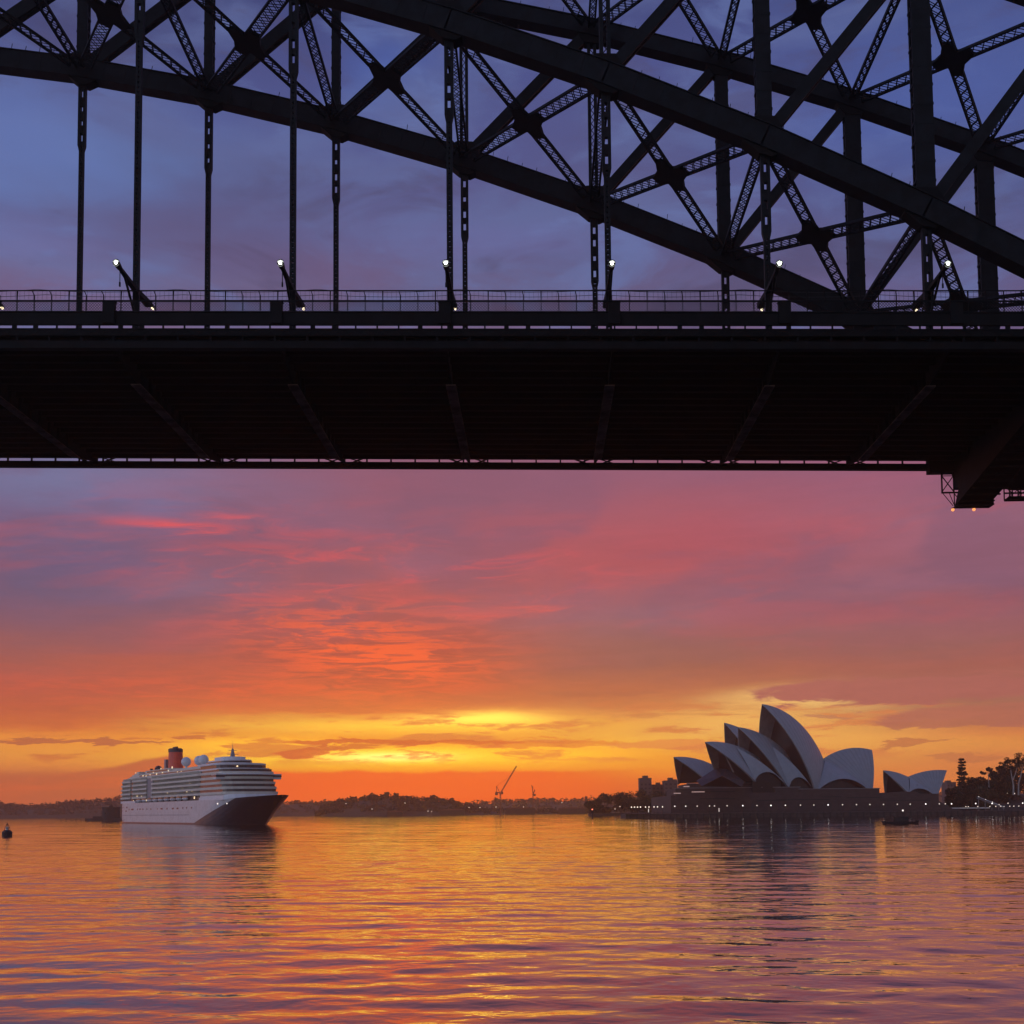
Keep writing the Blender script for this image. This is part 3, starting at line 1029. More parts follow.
# bracket lamps along the near side of the deck -----------------------
def bracket_lamp(label):
    t_ = thing('bridge_lamp', label, 'lamp', (0, 0, 0), 'bracket lamps along the bridge deck')
    b = MB()
    b.bar((0, 4.6, 0.42), (0, -0.2, 0.1), 0.85, 0.6, (0, 0, 1), 0.62, 0.5)
    b.bar((0, -0.2, 0.1), (0, -6.3, 0.35), 0.62, 0.5, (0, 0, 1), 0.34, 0.3)
    b.bar((0, 0.0, -3.2), (0, -4.0, 0.1), 0.22, 0.22)
    b.bar((0, 0.0, -3.2), (0, 0.0, 0.4), 0.5, 0.5, (0, 1, 0))
    b.build('arm', M['steel_dk'], t_)
    b = MB()
    b.tube((0, -5.6, 0.3), (0, -6.8, 0.42), 0.3, 0.40, 10)
    hood = b.build('lamp_head', M['steel_dk'], t_)
    b = MB()
    b.ball((0, -6.82, 0.33), 0.16)
    b.build('bulb', M['lamp_cool'], t_)
    b = MB()
    b.tube((0, -6.70, 0.34), (0, -6.79, 0.33), 0.33, 0.37, 12)
    b.build('lens', M['lamp_halo'], t_)  # faintly glowing disc added as the soft glow round the bulb
    b = MB()
    b.bar((0.25, 4.4, 0.42), (0.25, 5.3, 0.34), 0.5, 0.18)
    b.build('inner_lamp_head', M['steel_dk'], t_)
    b = MB()
    b.box((0.25, 5.1, 0.22), (0.26, 0.4, 0.12))
    b.ball((0.25, 5.3, 0.2), 0.13)
    b.build('inner_bulb', M['lamp_deck'], t_)
    b = MB()
    b.tube((-0.1, -5.2, 0.3), (-0.1, -5.2, -1.3), 0.05, 0.05, 6)
    b.box((-0.1, -5.2, -1.4), (0.16, 0.16, 0.5))
    b.build('drop_rod', M['steel_dk'], t_)
    return t_


LL = {-3: 'lamp cut by the left edge of the deck, only its inner bulb showing', -2: 'bracket lamp on the leftmost near hanger, leaning furthest left',
      -1: 'bracket lamp beside the second near hanger, left of the picture centre', 0: 'nearly upright bracket lamp on the double hanger left of centre',
      1: 'nearly upright bracket lamp right of the picture centre, bulb at its tip', 2: 'bracket lamp leaning right in front of the sloping lower chord',
      3: 'rightmost bracket lamp, leaning right in front of a lattice brace'}
proto = None
for k in range(-3, 4):
    z = 65.9 - 0.38 * k
    if proto is None:
        proto = bracket_lamp(LL[k])
        proto.location = (nx(k), D - 0.0, z)
    else:
        dup(proto, (nx(k), D - 0.0, z), None, LL[k])

# maintenance gantry slung under the deck -----------------------------
gx0, gx1, gy = 58.3, 64.7, 173.0
gan = thing('maintenance_gantry', 'dark maintenance gantry slung under the right end of the deck', 'gantry', (62, 166, 49), None, 0, True)
b = MB()
b.bx(gx0, gx0 + 0.18, gy - 0.1, gy + 0.1, 51.1, 56)
b.bx(gx0 + 1.7, gx0 + 1.85, gy - 0.1, gy + 0.1, 51.1, 56)
b.bx(gx0, gx0 + 8.0, gy - 0.12, gy + 0.12, 50.95, 51.15)
b.bar((gx0 + .1, gy, 51.2), (gx0 + 1.75, gy, 53.5), 0.12, 0.12)
b.bar((gx0 + 1.75, gy, 51.2), (gx0 + .1, gy, 53.5), 0.12, 0.12)
b.bar((gx0 + .1, gy, 53.5), (gx0 + 1.75, gy, 55.8), 0.12, 0.12)
b.bar((gx0 + 1.75, gy, 53.5), (gx0 + .1, gy, 55.8), 0.12, 0.12)
b.bar((gx0 + .1, gy, 53.5), (gx0 + 1.75, gy, 53.5), 0.1, 0.1)
b.bar((gx0 + .15, gy, 51.0), (gx0 + 1.6, gy, 49.1), 0.08, 0.08)
b.bar((gx0 + 1.1, gy, 51.0), (gx0 + 1.8, gy, 49.1), 0.08, 0.08)
for i in range(3):
    xa = gx0 + 1.8 + i * 1.5
    b.bx(xa - .06, xa + .06, gy - .06, gy + .06, 49.0, 51.0)
    b.bar((xa, gy, 49.05), (xa + 1.5, gy, 50.9), 0.1, 0.1)
    b.bar((xa, gy, 50.9), (xa + 1.5, gy, 49.05), 0.1, 0.1)
b.build('cage_frame', M['steel_dk'], gan)
b = MB()
ny = 140.0
zs = 49.0
rise = 0.158
dyy = gy - ny
vs = []
for x in (gx0 + 1.7, gx1):
    for y_, z_ in ((gy - 0.3, 48.95), (ny, 48.95 + rise * dyy), (ny, 56.0), (gy - 0.3 - 8, 56.0), (gy - 0.3 - 2.0, 51.2)):
        vs.append((x, y_, z_))
b.add(vs, [(0, 1, 2, 3, 4), (9, 8, 7, 6, 5)] + [(i, 5 + i, 5 + (i + 1) % 5, (i + 1) % 5) for i in range(5)])
o = b.build('platform_body', M['steel_dk'], gan)
fix_normals(o)
b = MB()
b.bx(gx0 + 1.7, gx1 + 0.4, gy - 1.8, gy + 0.3, 48.78, 48.94)
b.bx(gx1 + 0.2, gx1 + 0.32, gy - 1.8, gy + 0.3, 48.94, 49.5)
b.build('platform_floor', M['steel_dk'], gan)
b = MB()
for i in range(14):
    y_ = gy - 0.5 - i * 2.2
    z_ = 48.85 + rise * (gy - 0.3 - y_)
    b.bx(gx0 + 1.9, gx1 + 0.1, y_ - 0.1, y_ + 0.1, z_ - 0.2, z_)
b.build('soffit_ribs', M['steel_dk'], gan)
b = MB()
b.bx(gx0 - 1.7, gx0 + 10, gy - 0.4, gy + 1.2, 54.0, 56.2)
b.bx(gx0 + 1.8, gx0 + 26, gy - 6, gy + 0.0, 51.4, 56.2)
b.build('hanger_block', M['steel_dk'], gan)
for x in (gx0 + 1.6, gx0 + 4.6):
    b = MB()
    b.tube((x, gy + 0.2, 48.9), (x, gy + 0.2, 48.72), 0.12, 0.2, 8)
    lo = b.build('lamp', M['steel_dk'], gan)
    b = MB()
    b.ball((x, gy + 0.2, 48.6), 0.24)
    bo = b.build('bulb', M['lamp_orange'], lo)
    bo.matrix_parent_inverse = Matrix.Identity(4)

cage = thing('access_cage', 'open lattice access cage hanging at the right edge beyond the gantry', 'cage', (71, 173, 50), None, 0, True)
b = MB()
cx0, cx1, cz0, cz1 = 67.6, 75.0, 50.0, 52.2
for z in (cz0, (cz0 + cz1) / 2, cz1):
    for y_ in (172.0, 174.0):
        b.bx(cx0, cx1, y_ - 0.09, y_ + 0.09, z - 0.1, z + 0.1)
x = cx0
i = 0
while x < cx1:
    for y_ in (172.0, 174.0):
        b.bx(x - 0.07, x + 0.07, y_ - 0.07, y_ + 0.07, cz0, cz1)
        b.bar((x, y_, cz0), (x + 1.2, y_, (cz0 + cz1) / 2), 0.1, 0.1)
        b.bar((x + 1.2, y_, (cz0 + cz1) / 2), (x, y_, cz1), 0.1, 0.1)
    x += 1.2
b.build('cage_frame', M['steel_dk'], cage)
b = MB()
for x in (cx0 + 0.3, cx0 + 3.5, cx0 + 6.5):
    b.bx(x - 0.12, x + 0.12, 172.6, 172.9, cz1, 56.2)
b.build('drop_post', M['steel_dk'], cage)
b = MB()
b.bx(cx0, cx1, 172.1, 173.9, cz0 + 0.1, cz0 + 0.16)
b.build('cage_floor', M['steel_dk'], cage)

# ---- shore, buildings and vessels
M['lamp_dim'] = glow('dim_panel', (1.0, 0.84, 0.66), 0.7)
# ------------------------------------------------------------------ vegetation
def leaf_cloud(b, rng, c, r, n, size, squash=0.75):
    """n small leaf sprays through a clump, denser at its rim"""
    c = Vector(c)
    for _ in range(n):
        d = Vector((rng.gauss(0, 1), rng.gauss(0, 1), rng.gauss(0, 1)))
        d.normalize()
        p = c + Vector((d.x, d.y, d.z * squash)) * r * rng.uniform(0.35, 1.0) ** 0.6
        s = size * rng.uniform(0.6, 1.3)
        a = Vector((rng.gauss(0, 1), rng.gauss(0, 1), rng.gauss(0, .6))).normalized()
        t_ = a.cross(Vector((rng.gauss(0, 1), rng.gauss(0, 1), rng.gauss(0, 1)))).normalized()
        b.add([p - a * s * .6, p + t_ * s * .35, p + a * s * .6, p - t_ * s * .35], [(0, 1, 2, 3)])


def broad_tree(label, loc, h, wd, seed, leaf='leaf', bark='bark', group=None, clumps=14, gap=0.0, name='broadleaf_tree', trunk_frac=0.35, leaves=130, lsize=0.9):
    rng = random.Random(seed)
    t_ = thing(name, label, 'tree', loc, group)
    tr = MB()
    cr = MB()
    r0 = max(0.25, h * 0.025)
    th = h * trunk_frac
    lean = rng.uniform(-.06, .06) * h
    tr.tube((0, 0, -0.3), (lean * .5, 0, th), r0, r0 * .7, 7, False)
    for i in range(clumps):
        a = 2 * PI * i / clumps + rng.uniform(-.4, .4)
        rad = wd / 2 * rng.uniform(0.25, 0.82)
        zc = rng.uniform(th / h + 0.1 + gap, 0.9)
        rad *= math.sqrt(max(0.1, 1 - ((zc - 0.55) / 0.5) ** 2))
        c = Vector((lean + rad * math.cos(a), rad * math.sin(a), zc * h))
        tr.tube((lean * .5, 0, th * rng.uniform(.75, 1)), c, r0 * .45, r0 * .14, 5, False)
        leaf_cloud(cr, rng, c, wd * rng.uniform(0.15, 0.24), leaves, lsize)
    tr.build('trunk', M[bark], t_)
    cr.build('crown', M[leaf], t_)
    return t_


def norfolk_pine(label, loc, h, wd, seed):
    rng = random.Random(seed)
    t_ = thing('norfolk_pine', label, 'tree', loc)
    tr, cr = MB(), MB()
    tr.tube((0, 0, -0.3), (0, 0, h), h * .018, h * .004, 7, False)
    z = h * 0.15
    while z < h * 0.985:
        f = (z / h)
        rad = wd / 2 * (1.0 if f < .6 else 1.0 - 0.5 * ((f - .6) / .4) ** 1.6) * rng.uniform(.8, 1.1)
        nb = rng.choice((5, 6, 7))
        a0 = rng.uniform(0, 6)
        for i in range(nb):
            a = a0 + 2 * PI * i / nb
            ln = rad * rng.uniform(.55, 1.05)
            q = Vector((ln * math.cos(a), ln * math.sin(a), z + rad * rng.uniform(.0, .35)))
            tr.tube((0, 0, z), q, .12, .05, 4, False)
            for s in (0.35, 0.6, 0.8, 1.0):
                leaf_cloud(cr, rng, Vector((0, 0, z)).lerp(q, s), 1.0, 15, 1.0, .75)
        z += h * rng.uniform(0.035, 0.075)
    tr.build('trunk', M['bark'], t_)
    cr.build('crown', M['leaf'], t_)


def gum_tree(label, loc, h, clusters, seed, forks):
    rng = random.Random(seed)
    t_ = thing('gum_tree', label, 'tree', loc)
    tr, cr = MB(), MB()
    for pts, r0 in forks:
        for i, (p, q) in enumerate(zip(pts[:-1], pts[1:])):
            tr.tube(p, q, r0 * (1 - .22 * i), r0 * (1 - .22 * (i + 1)), 8, False)
    for c, r in clusters:
        tr.tube(forks[0][0][-1], c, .16, .05, 5, False)
        for _ in range(8):
            leaf_cloud(cr, rng, Vector(c) + Vector((rng.uniform(-1, 1) * r, rng.uniform(-.7, .7) * r, rng.uniform(-.55, .45) * r)), r * rng.uniform(.35, .6), 60, 0.9, .7)
    tr.build('trunk', M['gumbark'], t_, True)
    cr.build('crown', M['leaf'], t_)


def ridge(name, px_y, Y, depth, base, woods, seed, n, size, label_kind=None, mtl='hill'):
    """a hill whose skyline follows (column, row) pairs at distance Y, with a wood on it"""
    rng = random.Random(seed)
    b = MB()
    crest = []
    for (xa, ya), (xb, yb) in zip(px_y[:-1], px_y[1:]):
        for j in range(8):
            f = j / 8
            crest.append((xa + (xb - xa) * f, ya + (yb - ya) * f))
    crest.append(px_y[-1])
    rows = []
    for x, y in crest:
        c = at_y(x, y, Y + depth * .5)
        hgt = max(1.5, c.z - size * 0.9 + rng.uniform(-.15, .15) * size)
        rows.append((c.x, hgt))
    vs = []
    prof = ((0.0, 0.0), (0.06, 0.25), (0.22, 0.62), (0.5, 1.0), (0.8, 0.7), (1.0, -0.02))
    for x, hgt in rows:
        for f, g_ in prof:
            vs.append((x * (Y + depth * f) / (Y + depth * .5), Y + depth * f, -0.5 + (hgt + .5) * g_))
    k = len(prof)
    fs = []
    for i in range(len(rows) - 1):
        for j in range(k - 1):
            fs.append((i * k + j, (i + 1) * k + j, (i + 1) * k + j + 1, i * k + j + 1))
    b.add(vs, fs)
    tag(b.build(name, M[mtl], None, True), None, None, None, 'structure')
    if woods:
        b = MB()
        for _ in range(n):
            i = rng.randrange(len(rows) - 1)
            f = rng.random()
            x = rows[i][0] + (rows[i + 1][0] - rows[i][0]) * f
            hgt = rows[i][1] + (rows[i + 1][1] - rows[i][1]) * f
            d = rng.choice((.5, .5, .5, .42, .3, .18, .08))
            g_ = {.5: 1, .42: .9, .3: .74, .18: .53, .08: .31}[d]
            s = size * rng.uniform(.5, 1.0)
            c = Vector((x * (Y + depth * d) / (Y + depth * .5), Y + depth * d - 1, hgt * g_ + s * .35 * rng.uniform(.2, 1.3)))
            leaf_cloud(b, rng, c, s * .75, 26, s * .42, .8)
        o = b.build('woods', M['leaf'])
        tag(o, woods, 'woods', None, 'stuff')


ridge('hill', [(-60, 801), (0, 801), (20, 803), (50, 802), (70, 800), (95, 798), (120, 796), (160, 797), (230, 799), (290, 800), (345, 799)], 2480, 320, 0,
      'low wooded headland in haze behind the cruise ship', 11, 520, 10)
ridge('hill', [(240, 800), (330, 800), (400, 801), (470, 800), (520, 797), (580, 796), (640, 793), (700, 791), (800, 790), (900, 792), (1000, 790), (1100, 788)], 2950, 500, 0,
      'faint distant wooded ridge running behind the cranes', 12, 700, 14)
ridge('hill', [(318, 815), (322, 805), (333, 799), (352, 796.5), (372, 794), (395, 793.5), (415, 795), (440, 796), (462, 800.5), (480, 806), (520, 807), (560, 807), (600, 806), (660, 806)], 2040, 260, 0,
      'dark wooded point on the far shore in the middle of the harbour', 13, 620, 10)
rr = random.Random(21)
for i, (px, py, lab) in enumerate(((372, 792, 'tall dark tree on the crest of the wooded point, leftmost of three'), (388, 790.5, 'tallest tree standing above the crest of the wooded point'),
                                   (397, 792.5, 'round dark tree on the crest just right of the tallest one'), (433, 794.5, 'lone tree bump near the right end of the wooded point'))):
    c = at_y(px, 815, 2120)
    top = at_y(px, py, 2120).z
    broad_tree(lab, (c.x, 2120, 18), top - 18, 12, 30 + i, 'leaf', 'bark', None, 9, 0, 'broadleaf_tree', .35, 60, 2.0)

# far shore sheds and lights
for i, (px, Y, wd, hh, lab) in enumerate(((395, 2035, 26, 6, 'long low shed at the waterline of the wooded point'), (452, 2035, 40, 8, 'low grey wharf shed left of the luffing crane'),
                                          (520, 2035, 50, 10, 'low wharf building between the two cranes'), (572, 2035, 44, 9, 'low wharf building right of the thin mast crane'))):
    c = at_y(px, 815, Y)
    t_ = thing('wharf_shed', lab, 'shed', (c.x, Y, 0))
    b = MB()
    b.bx(-wd / 2, wd / 2, -5, 5, -.2, hh)
    b.build('wall', M['soil'], t_)
    b = MB()
    b.plate([(-wd / 2 - 1, 0, hh), (wd / 2 + 1, 0, hh), (wd / 2 + 1, 0, hh + .6), (0, 0, hh + 2.2), (-wd / 2 - 1, 0, hh + .6)], (0, 12, 0))
    b.build('roof', M['roof'], t_)
    for j in range(4):
        b = MB()
        b.bx(-wd / 2 + wd * (j + .3) / 4, -wd / 2 + wd * (j + .7) / 4, -5.1, -5, hh * .2, hh * .7)
        b.build('door', M['slot'], t_)

# luffing tower crane
Yc = 2000
s_ = Yc / FPX
c = at_y(500.5, 809, Yc)


def cz(py):
    return at_y(500, py, Yc).z


cr_ = thing('tower_crane', 'red luffing tower crane with its jib raised above the far shore', 'crane', (c.x, Yc, 0), None, 0, True)


def P3(px, py, dy=0.0):
    return at_y(px, py, Yc + dy)


lattice((c.x, Yc, 0), (c.x, Yc, cz(794)), 2.6, 2.6, (0, 1, 0), .7, .5, 3.5).build('mast', M['cranered'], cr_)
lattice(P3(500, 794), P3(516.5, 766), 2.2, 2.0, (0, 1, 0), .65, .45, 3.0).build('jib', M['cranered'], cr_)
b = MB()
b.bar(P3(502, 793.5), P3(495.5, 792), 3.0, 1.6)
b.box(P3(496.5, 794), (4.5, 3.5, 4.0))
b.build('counter_jib', M['cranered'], cr_)
b = MB()
b.bar(P3(500, 793), P3(496.5, 786), .9, .9)
b.bar(P3(496.5, 792), P3(496.5, 786), .8, .8)
b.bar(P3(496.5, 786), P3(511, 775.5), .4, .4)
b.build('a_frame', M['cranered'], cr_)
b = MB()
b.box(P3(502.3, 793, -2), (3, 3, 4))
b.build('cab', M['cranered'], cr_)

c2 = at_y(533, 809, 2100)
cr2 = thing('tower_crane', 'small distant crane with an upright jib standing right of the raised one', 'crane', (c2.x, 2100, 0), None, 0, True)
lattice((c2.x, 2100, 0), at_y(533, 794, 2100), 2.4, 2.4, (0, 1, 0), .6, .4, 3.5).build('mast', M['cranered'], cr2)
b = MB()
b.bar(at_y(533.2, 795, 2100), at_y(531.8, 785, 2100), 1.3, 1.3)
b.bar(at_y(534.8, 790, 2100), at_y(531.8, 785.5, 2100), .5, .5)
b.bar(at_y(533, 794, 2100), at_y(535, 790, 2100), 1.6, 1.6)
b.build('jib', M['cranered'], cr2)
b = MB()
b.box(at_y(534.6, 795, 2100), (4, 3, 3.5))
b.build('counterweight', M['cranered'], cr2)

# apartment blocks behind the opera house
def tower(label, px0, px1, ytop, Y, steps, name='apartment_block'):
    a = at_y(px0, 809, Y).x
    z = at_y(px0, ytop, Y).z
    bb = at_y(px1, 809, Y).x
    t_ = thing(name, label, 'building', ((a + bb) / 2, Y, 0))
    wd = bb - a
    b = MB()
    b.bx(-wd / 2, wd / 2, 0, 22, -.3, z)
    b.build('wall', M['wall'], t_)
    b = MB()
    for f0, f1, hh in steps:
        b.bx(-wd / 2 + wd * f0, -wd / 2 + wd * f1, 5, 16, z, z + hh)
    b.bx(-wd / 2 - .3, wd / 2 + .3, -.3, 22.3, z - 1.2, z - .4)
    b.build('roof', M['wall'], t_)
    nfl = int(z / 5)
    for fl in range(max(2, nfl - 8), nfl):
        b = MB()
        k = max(3, int(wd / 5))
        for j in range(k):
            b.bx(-wd / 2 + wd * (j + .25) / k, -wd / 2 + wd * (j + .75) / k, -.12, .1, fl * 5 + 1, fl * 5 + 3)
        b.build('window', M['shipglass'], t_)
    return t_


tower('hazy tower block with a flat roof box, tallest beside the opera house', 640.2, 652, 778, 1500, ((.3, .75, 3),))
tower('lower hazy block joined by a step to the tall one on its right', 652.5, 664, 784.5, 1520, ((.4, .75, 2.5),))
tower('hazy block with a stepped roof touching the opera house edge', 664.5, 678, 780.5, 1500, ((.35, .7, 3.5), (.72, 1, 1.5)))
tower('low hazy block just right of the small sails', 948, 957, 782, 1500, ((.2, .6, 2),))

# trees left of the opera house podium
lab6 = ['small rounded tree at the left end of the foreshore trees', 'broad dark tree second from the left of the foreshore trees', 'dark tree above the cluster of quay lights',
        'tall round tree below the hazy tower block', 'dark tree filling the gap below the two hazy blocks', 'dark tree close against the podium wall']
for i, (px, top, wd) in enumerate(((594, 800, 14), (606, 794, 16), (621, 791.5, 18), (638, 790, 20), (653, 791.5, 20), (668, 792, 16))):
    c = at_y(px, 815, 1300 + 18 * (i % 3))
    z = at_y(px, top, c.y).z
    broad_tree(lab6[i], (c.x, c.y, 2.5), z - 2.5, wd * 1.5, 50 + i, 'leaf', 'bark', 'foreshore trees', 22, -.25, 'broadleaf_tree', .2, 110, 1.7)
b = MB()
pts = [at_y(592, 815, 1270), at_y(680, 815, 1270)]
b.bx(pts[0].x, pts[1].x + 60, 1270, 1370, -1, 2.8)
tag(b.build('foreshore_ground', M['soil']), None, None, None, 'structure')

# ------------------------------------------------------------------ opera house
OA = R_(36)
AX = Vector((-math.cos(OA), -math.sin(OA), 0))          # along the hall, towards the harbour
NV = Vector((math.sin(OA), -math.cos(OA), 0))           # across the hall, towards the viewer's side
ZV = Vector((0, 0, 1))
oc = at_y(790, 809, 905)
OC = Vector((oc.x, 905, 0))
opera = thing('opera_house', 'white sailed opera house of nested shells on a granite podium', 'opera house', (OC.x, OC.y, 3.5), None, 0, True)


class Hall:
    def __init__(self, origin, ax, nv):
        self.o, self.a, self.n = origin, ax, nv

    def pt(self, px, py, v):
        """point of the hall seen in direction (px, py) on the plane v metres off its axis, in (u, v, z)"""
        q = at_plane(px, py, self.o + self.n * v, self.n)
        return Vector(((q - self.o).dot(self.a), v, q.z))

    def world(self, q):
        return self.o + self.a * q.x + self.n * q.y + ZV * q.z


def ridge_sphere(A, Bp, Mp, Fp):
    """centre of the sphere whose section by the hall's axis plane is the circle through A, M, B, and which passes through the foot F"""
    ax_, az_, bx_, bz_, mx_, mz_ = A.x, A.z, Bp.x, Bp.z, Mp.x, Mp.z
    d = 2 * (ax_ * (mz_ - bz_) + mx_ * (bz_ - az_) + bx_ * (az_ - mz_))
    s1, s2, s3 = ax_ ** 2 + az_ ** 2, mx_ ** 2 + mz_ ** 2, bx_ ** 2 + bz_ ** 2
    cx_ = (s1 * (mz_ - bz_) + s2 * (bz_ - az_) + s3 * (az_ - mz_)) / d
    cz_ = (s1 * (bx_ - mx_) + s2 * (ax_ - bx_) + s3 * (mx_ - ax_)) / d
    r2 = (ax_ - cx_) ** 2 + (az_ - cz_) ** 2
    cy_ = ((cx_ - Fp.x) ** 2 + (cz_ - Fp.z) ** 2 + Fp.y ** 2 - r2) / (2 * Fp.y)
    c = Vector((cx_, cy_, cz_))
    return c, (Fp - c).length


def sphere_centre(A, Bp, Fp, R, inner):
    """centre of the sphere of radius R through three points, on the side of the point inner"""
    ab, ac = Bp - A, Fp - A
    n = ab.cross(ac)
    cc = A + (n.cross(ab) * ac.length_squared + ac.cross(n) * ab.length_squared) / (2 * n.length_squared)
    r2 = (cc - A).length_squared
    R = max(R, math.sqrt(r2) * 1.02)
    h = math.sqrt(R * R - r2)
    n.normalize()
    c1, c2_ = cc + n * h, cc - n * h
    return (c1 if (c1 - inner).length < (c2_ - inner).length else c2_), R


def slerp(a, b, f):
    a, b = a.normalized(), b.normalized()
    w_ = math.acos(max(-1, min(1, a.dot(b))))
    if w_ < 1e-5:
        return a
    return (a * math.sin((1 - f) * w_) + b * math.sin(f * w_)) / math.sin(w_)


def shell_grid(A, Bp, Mp, Fp, NT=64, NS=22):
    c, R = ridge_sphere(A, Bp, Mp, Fp)
    grid = []
    a0 = math.atan2(A.z - c.z, A.x - c.x)
    a1 = math.atan2(Bp.z - c.z, Bp.x - c.x)
    rr_ = math.hypot(A.x - c.x, A.z - c.z)
    for i in range(NT + 1):
        an = a0 + (a1 - a0) * i / NT
        top = Vector((c.x + rr_ * math.cos(an), 0, c.z + rr_ * math.sin(an)))
        grid.append([c + slerp(Fp - c, top - c, j / NS) * R for j in range(NS + 1)])
    return grid


TH = 1.3


def sail(hall, A, Bp, Mp, Fp, glass=True, glass_t=0.22, mirror=True, fin=False):
    """one roof shell: both halves, concrete rim, and the glass wall set back inside its mouth"""
    g_ = shell_grid(A, Bp, Mp, Fp)
    nt, ns = len(g_) - 1, len(g_[0]) - 1
    root = None
    b = MB()
    rb = MB()
    for sg in ((1, -1) if mirror else (1,)):
        W3 = [[hall.world(Vector((q.x, q.y * sg, q.z))) for q in row] for row in g_]
        vs = [p for row in W3 for p in row]
        fs = [(i * (ns + 1) + j, (i + 1) * (ns + 1) + j, (i + 1) * (ns + 1) + j + 1, i * (ns + 1) + j + 1) for i in range(nt) for j in range(ns)]
        if sg > 0:
            fs = [q[::-1] for q in fs]
        b.add(vs, fs)
        # inner concrete face and rim edge
        inn = []
        for i, row in enumerate(g_):
            rw = []
            for j, q in enumerate(row):
                qi = g_[min(i + 1, nt)][j] - g_[max(i - 1, 0)][j]
                qj = row[min(j + 1, ns)] - row[max(j - 1, 0)]
                n_ = qi.cross(qj)
                n_ = n_.normalized() if n_.length > 1e-6 else Vector((0, 0, 1))
                if n_.y < 0:
                    n_ = -n_
                w2 = q - n_ * TH * (0.35 + 0.65 * (1 - j / ns))
                if j == ns:
                    w2 = q - Vector((0, 0, 1)) * TH * 0.8
                rw.append(hall.world(Vector((w2.x, max(0.0, w2.y) * sg, w2.z))))
            inn.append(rw)
        vs = [p for row in inn for p in row]
        rb.add(vs, [q[::-1] for q in fs])
        for i0 in (0, nt):
            edge_ = [W3[i0][j] for j in range(ns + 1)] + [inn[i0][j] for j in range(ns + 1)]
            rb.add(edge_, [(j, j + 1, ns + 2 + j, ns + 1 + j) for j in range(ns)])
    root = b.build('shell', M['tile'], opera, True)
    root.data.materials.append(M['tile2'])               # matt edge tiles along the ribs
    for pi, pg in enumerate(root.data.polygons):
        if (pi % (nt * ns)) // ns % 6 == 5:
            pg.material_index = 1
    o = rb.build('shell_rim', M['rimc'], root, True)
    o.matrix_parent_inverse = Matrix.Identity(4)
    if glass:
        i = max(1, int(nt * glass_t))
        gb = MB()
        row = g_[i]
        L_ = [hall.world(Vector((q.x, q.y - .6, q.z - .3))) for q in row[:-1]]
        R2 = [hall.world(Vector((q.x, -(q.y - .6), q.z - .3))) for q in row[:-1]]
        vs = L_ + R2
        k = len(L_)
        gb.add(vs, [(j, j + 1, k + j + 1, k + j) for j in range(k - 1)])
        o = gb.build('glass_wall', M['glass'], root)
        o.matrix_parent_inverse = Matrix.Identity(4)
        if fin:                                      # one pale fin stands in front of the glass
            mb_ = MB()
            top = L_[-1].lerp(R2[-1], .5)
            bot = L_[0].lerp(R2[0], .42)
            mb_.bar(bot.lerp(top, .25) + hall.a * 1.0, bot.lerp(top, .72) + hall.a * .6, 1.6, .5, (0, 0, 1), .4, .4)
            o = mb_.build('fin', M['rimc'], root)
            o.matrix_parent_inverse = Matrix.Identity(4)
    return g_


def side_shell(hall, T, F1, F2, arch=5.0, R=75.0):
    """the low shell that closes the side between two roof shells: top point T, feet F1 and F2, lower edge arched up"""
    b = MB()
    for sg in (1, -1):
        n = 18
        rows = []
        inner = Vector(((T.x + F1.x + F2.x) / 3, -60, min(F1.z, F2.z) - 30))
        c, R3 = sphere_centre(T, F1, F2, R, inner)
        for i in range(n + 1):
            f = i / n
            e = F1.lerp(F2, f)
            lift = arch * math.sin(PI * f) ** 0.7
            e = Vector((e.x, e.y - lift * .12, e.z + lift))
            e = c + (e - c).normalized() * R3
            rows.append([hall.world(Vector((q.x, q.y * sg, q.z))) for q in (c + slerp(e - c, T - c, j / 12) * R3 for j in range(13))])
        vs = [p for r_ in rows for p in r_]
        fs = [(i * 13 + j, (i + 1) * 13 + j, (i + 1) * 13 + j + 1, i * 13 + j + 1) for i in range(n) for j in range(12)]
        b.add(vs, fs if sg > 0 else [q[::-1] for q in fs])
    o = b.build('side_shell', M['tile'], opera, True)
    for sg in (1, -1):
        g2 = MB()
        a, c_ = Vector((F1.x, F1.y * sg - 3 * sg, F1.z)), Vector((F2.x, F2.y * sg - 3 * sg, F2.z))
        m_ = a.lerp(c_, .5)
        g2.add([hall.world(q) for q in (a, c_, Vector((c_.x, c_.y, c_.z + 1)), Vector((m_.x, m_.y - sg, m_.z + arch + 2)), Vector((a.x, a.y, a.z + 1)))], [(0, 1, 2, 3, 4)])
        g2.add([hall.world(q) for q in (Vector((a.x, a.y, 12)), Vector((c_.x, c_.y, 12)), c_, a)], [(0, 1, 2, 3)])
        o2 = g2.build('side_window', M['glass'], o)
        o2.matrix_parent_inverse = Matrix.Identity(4)


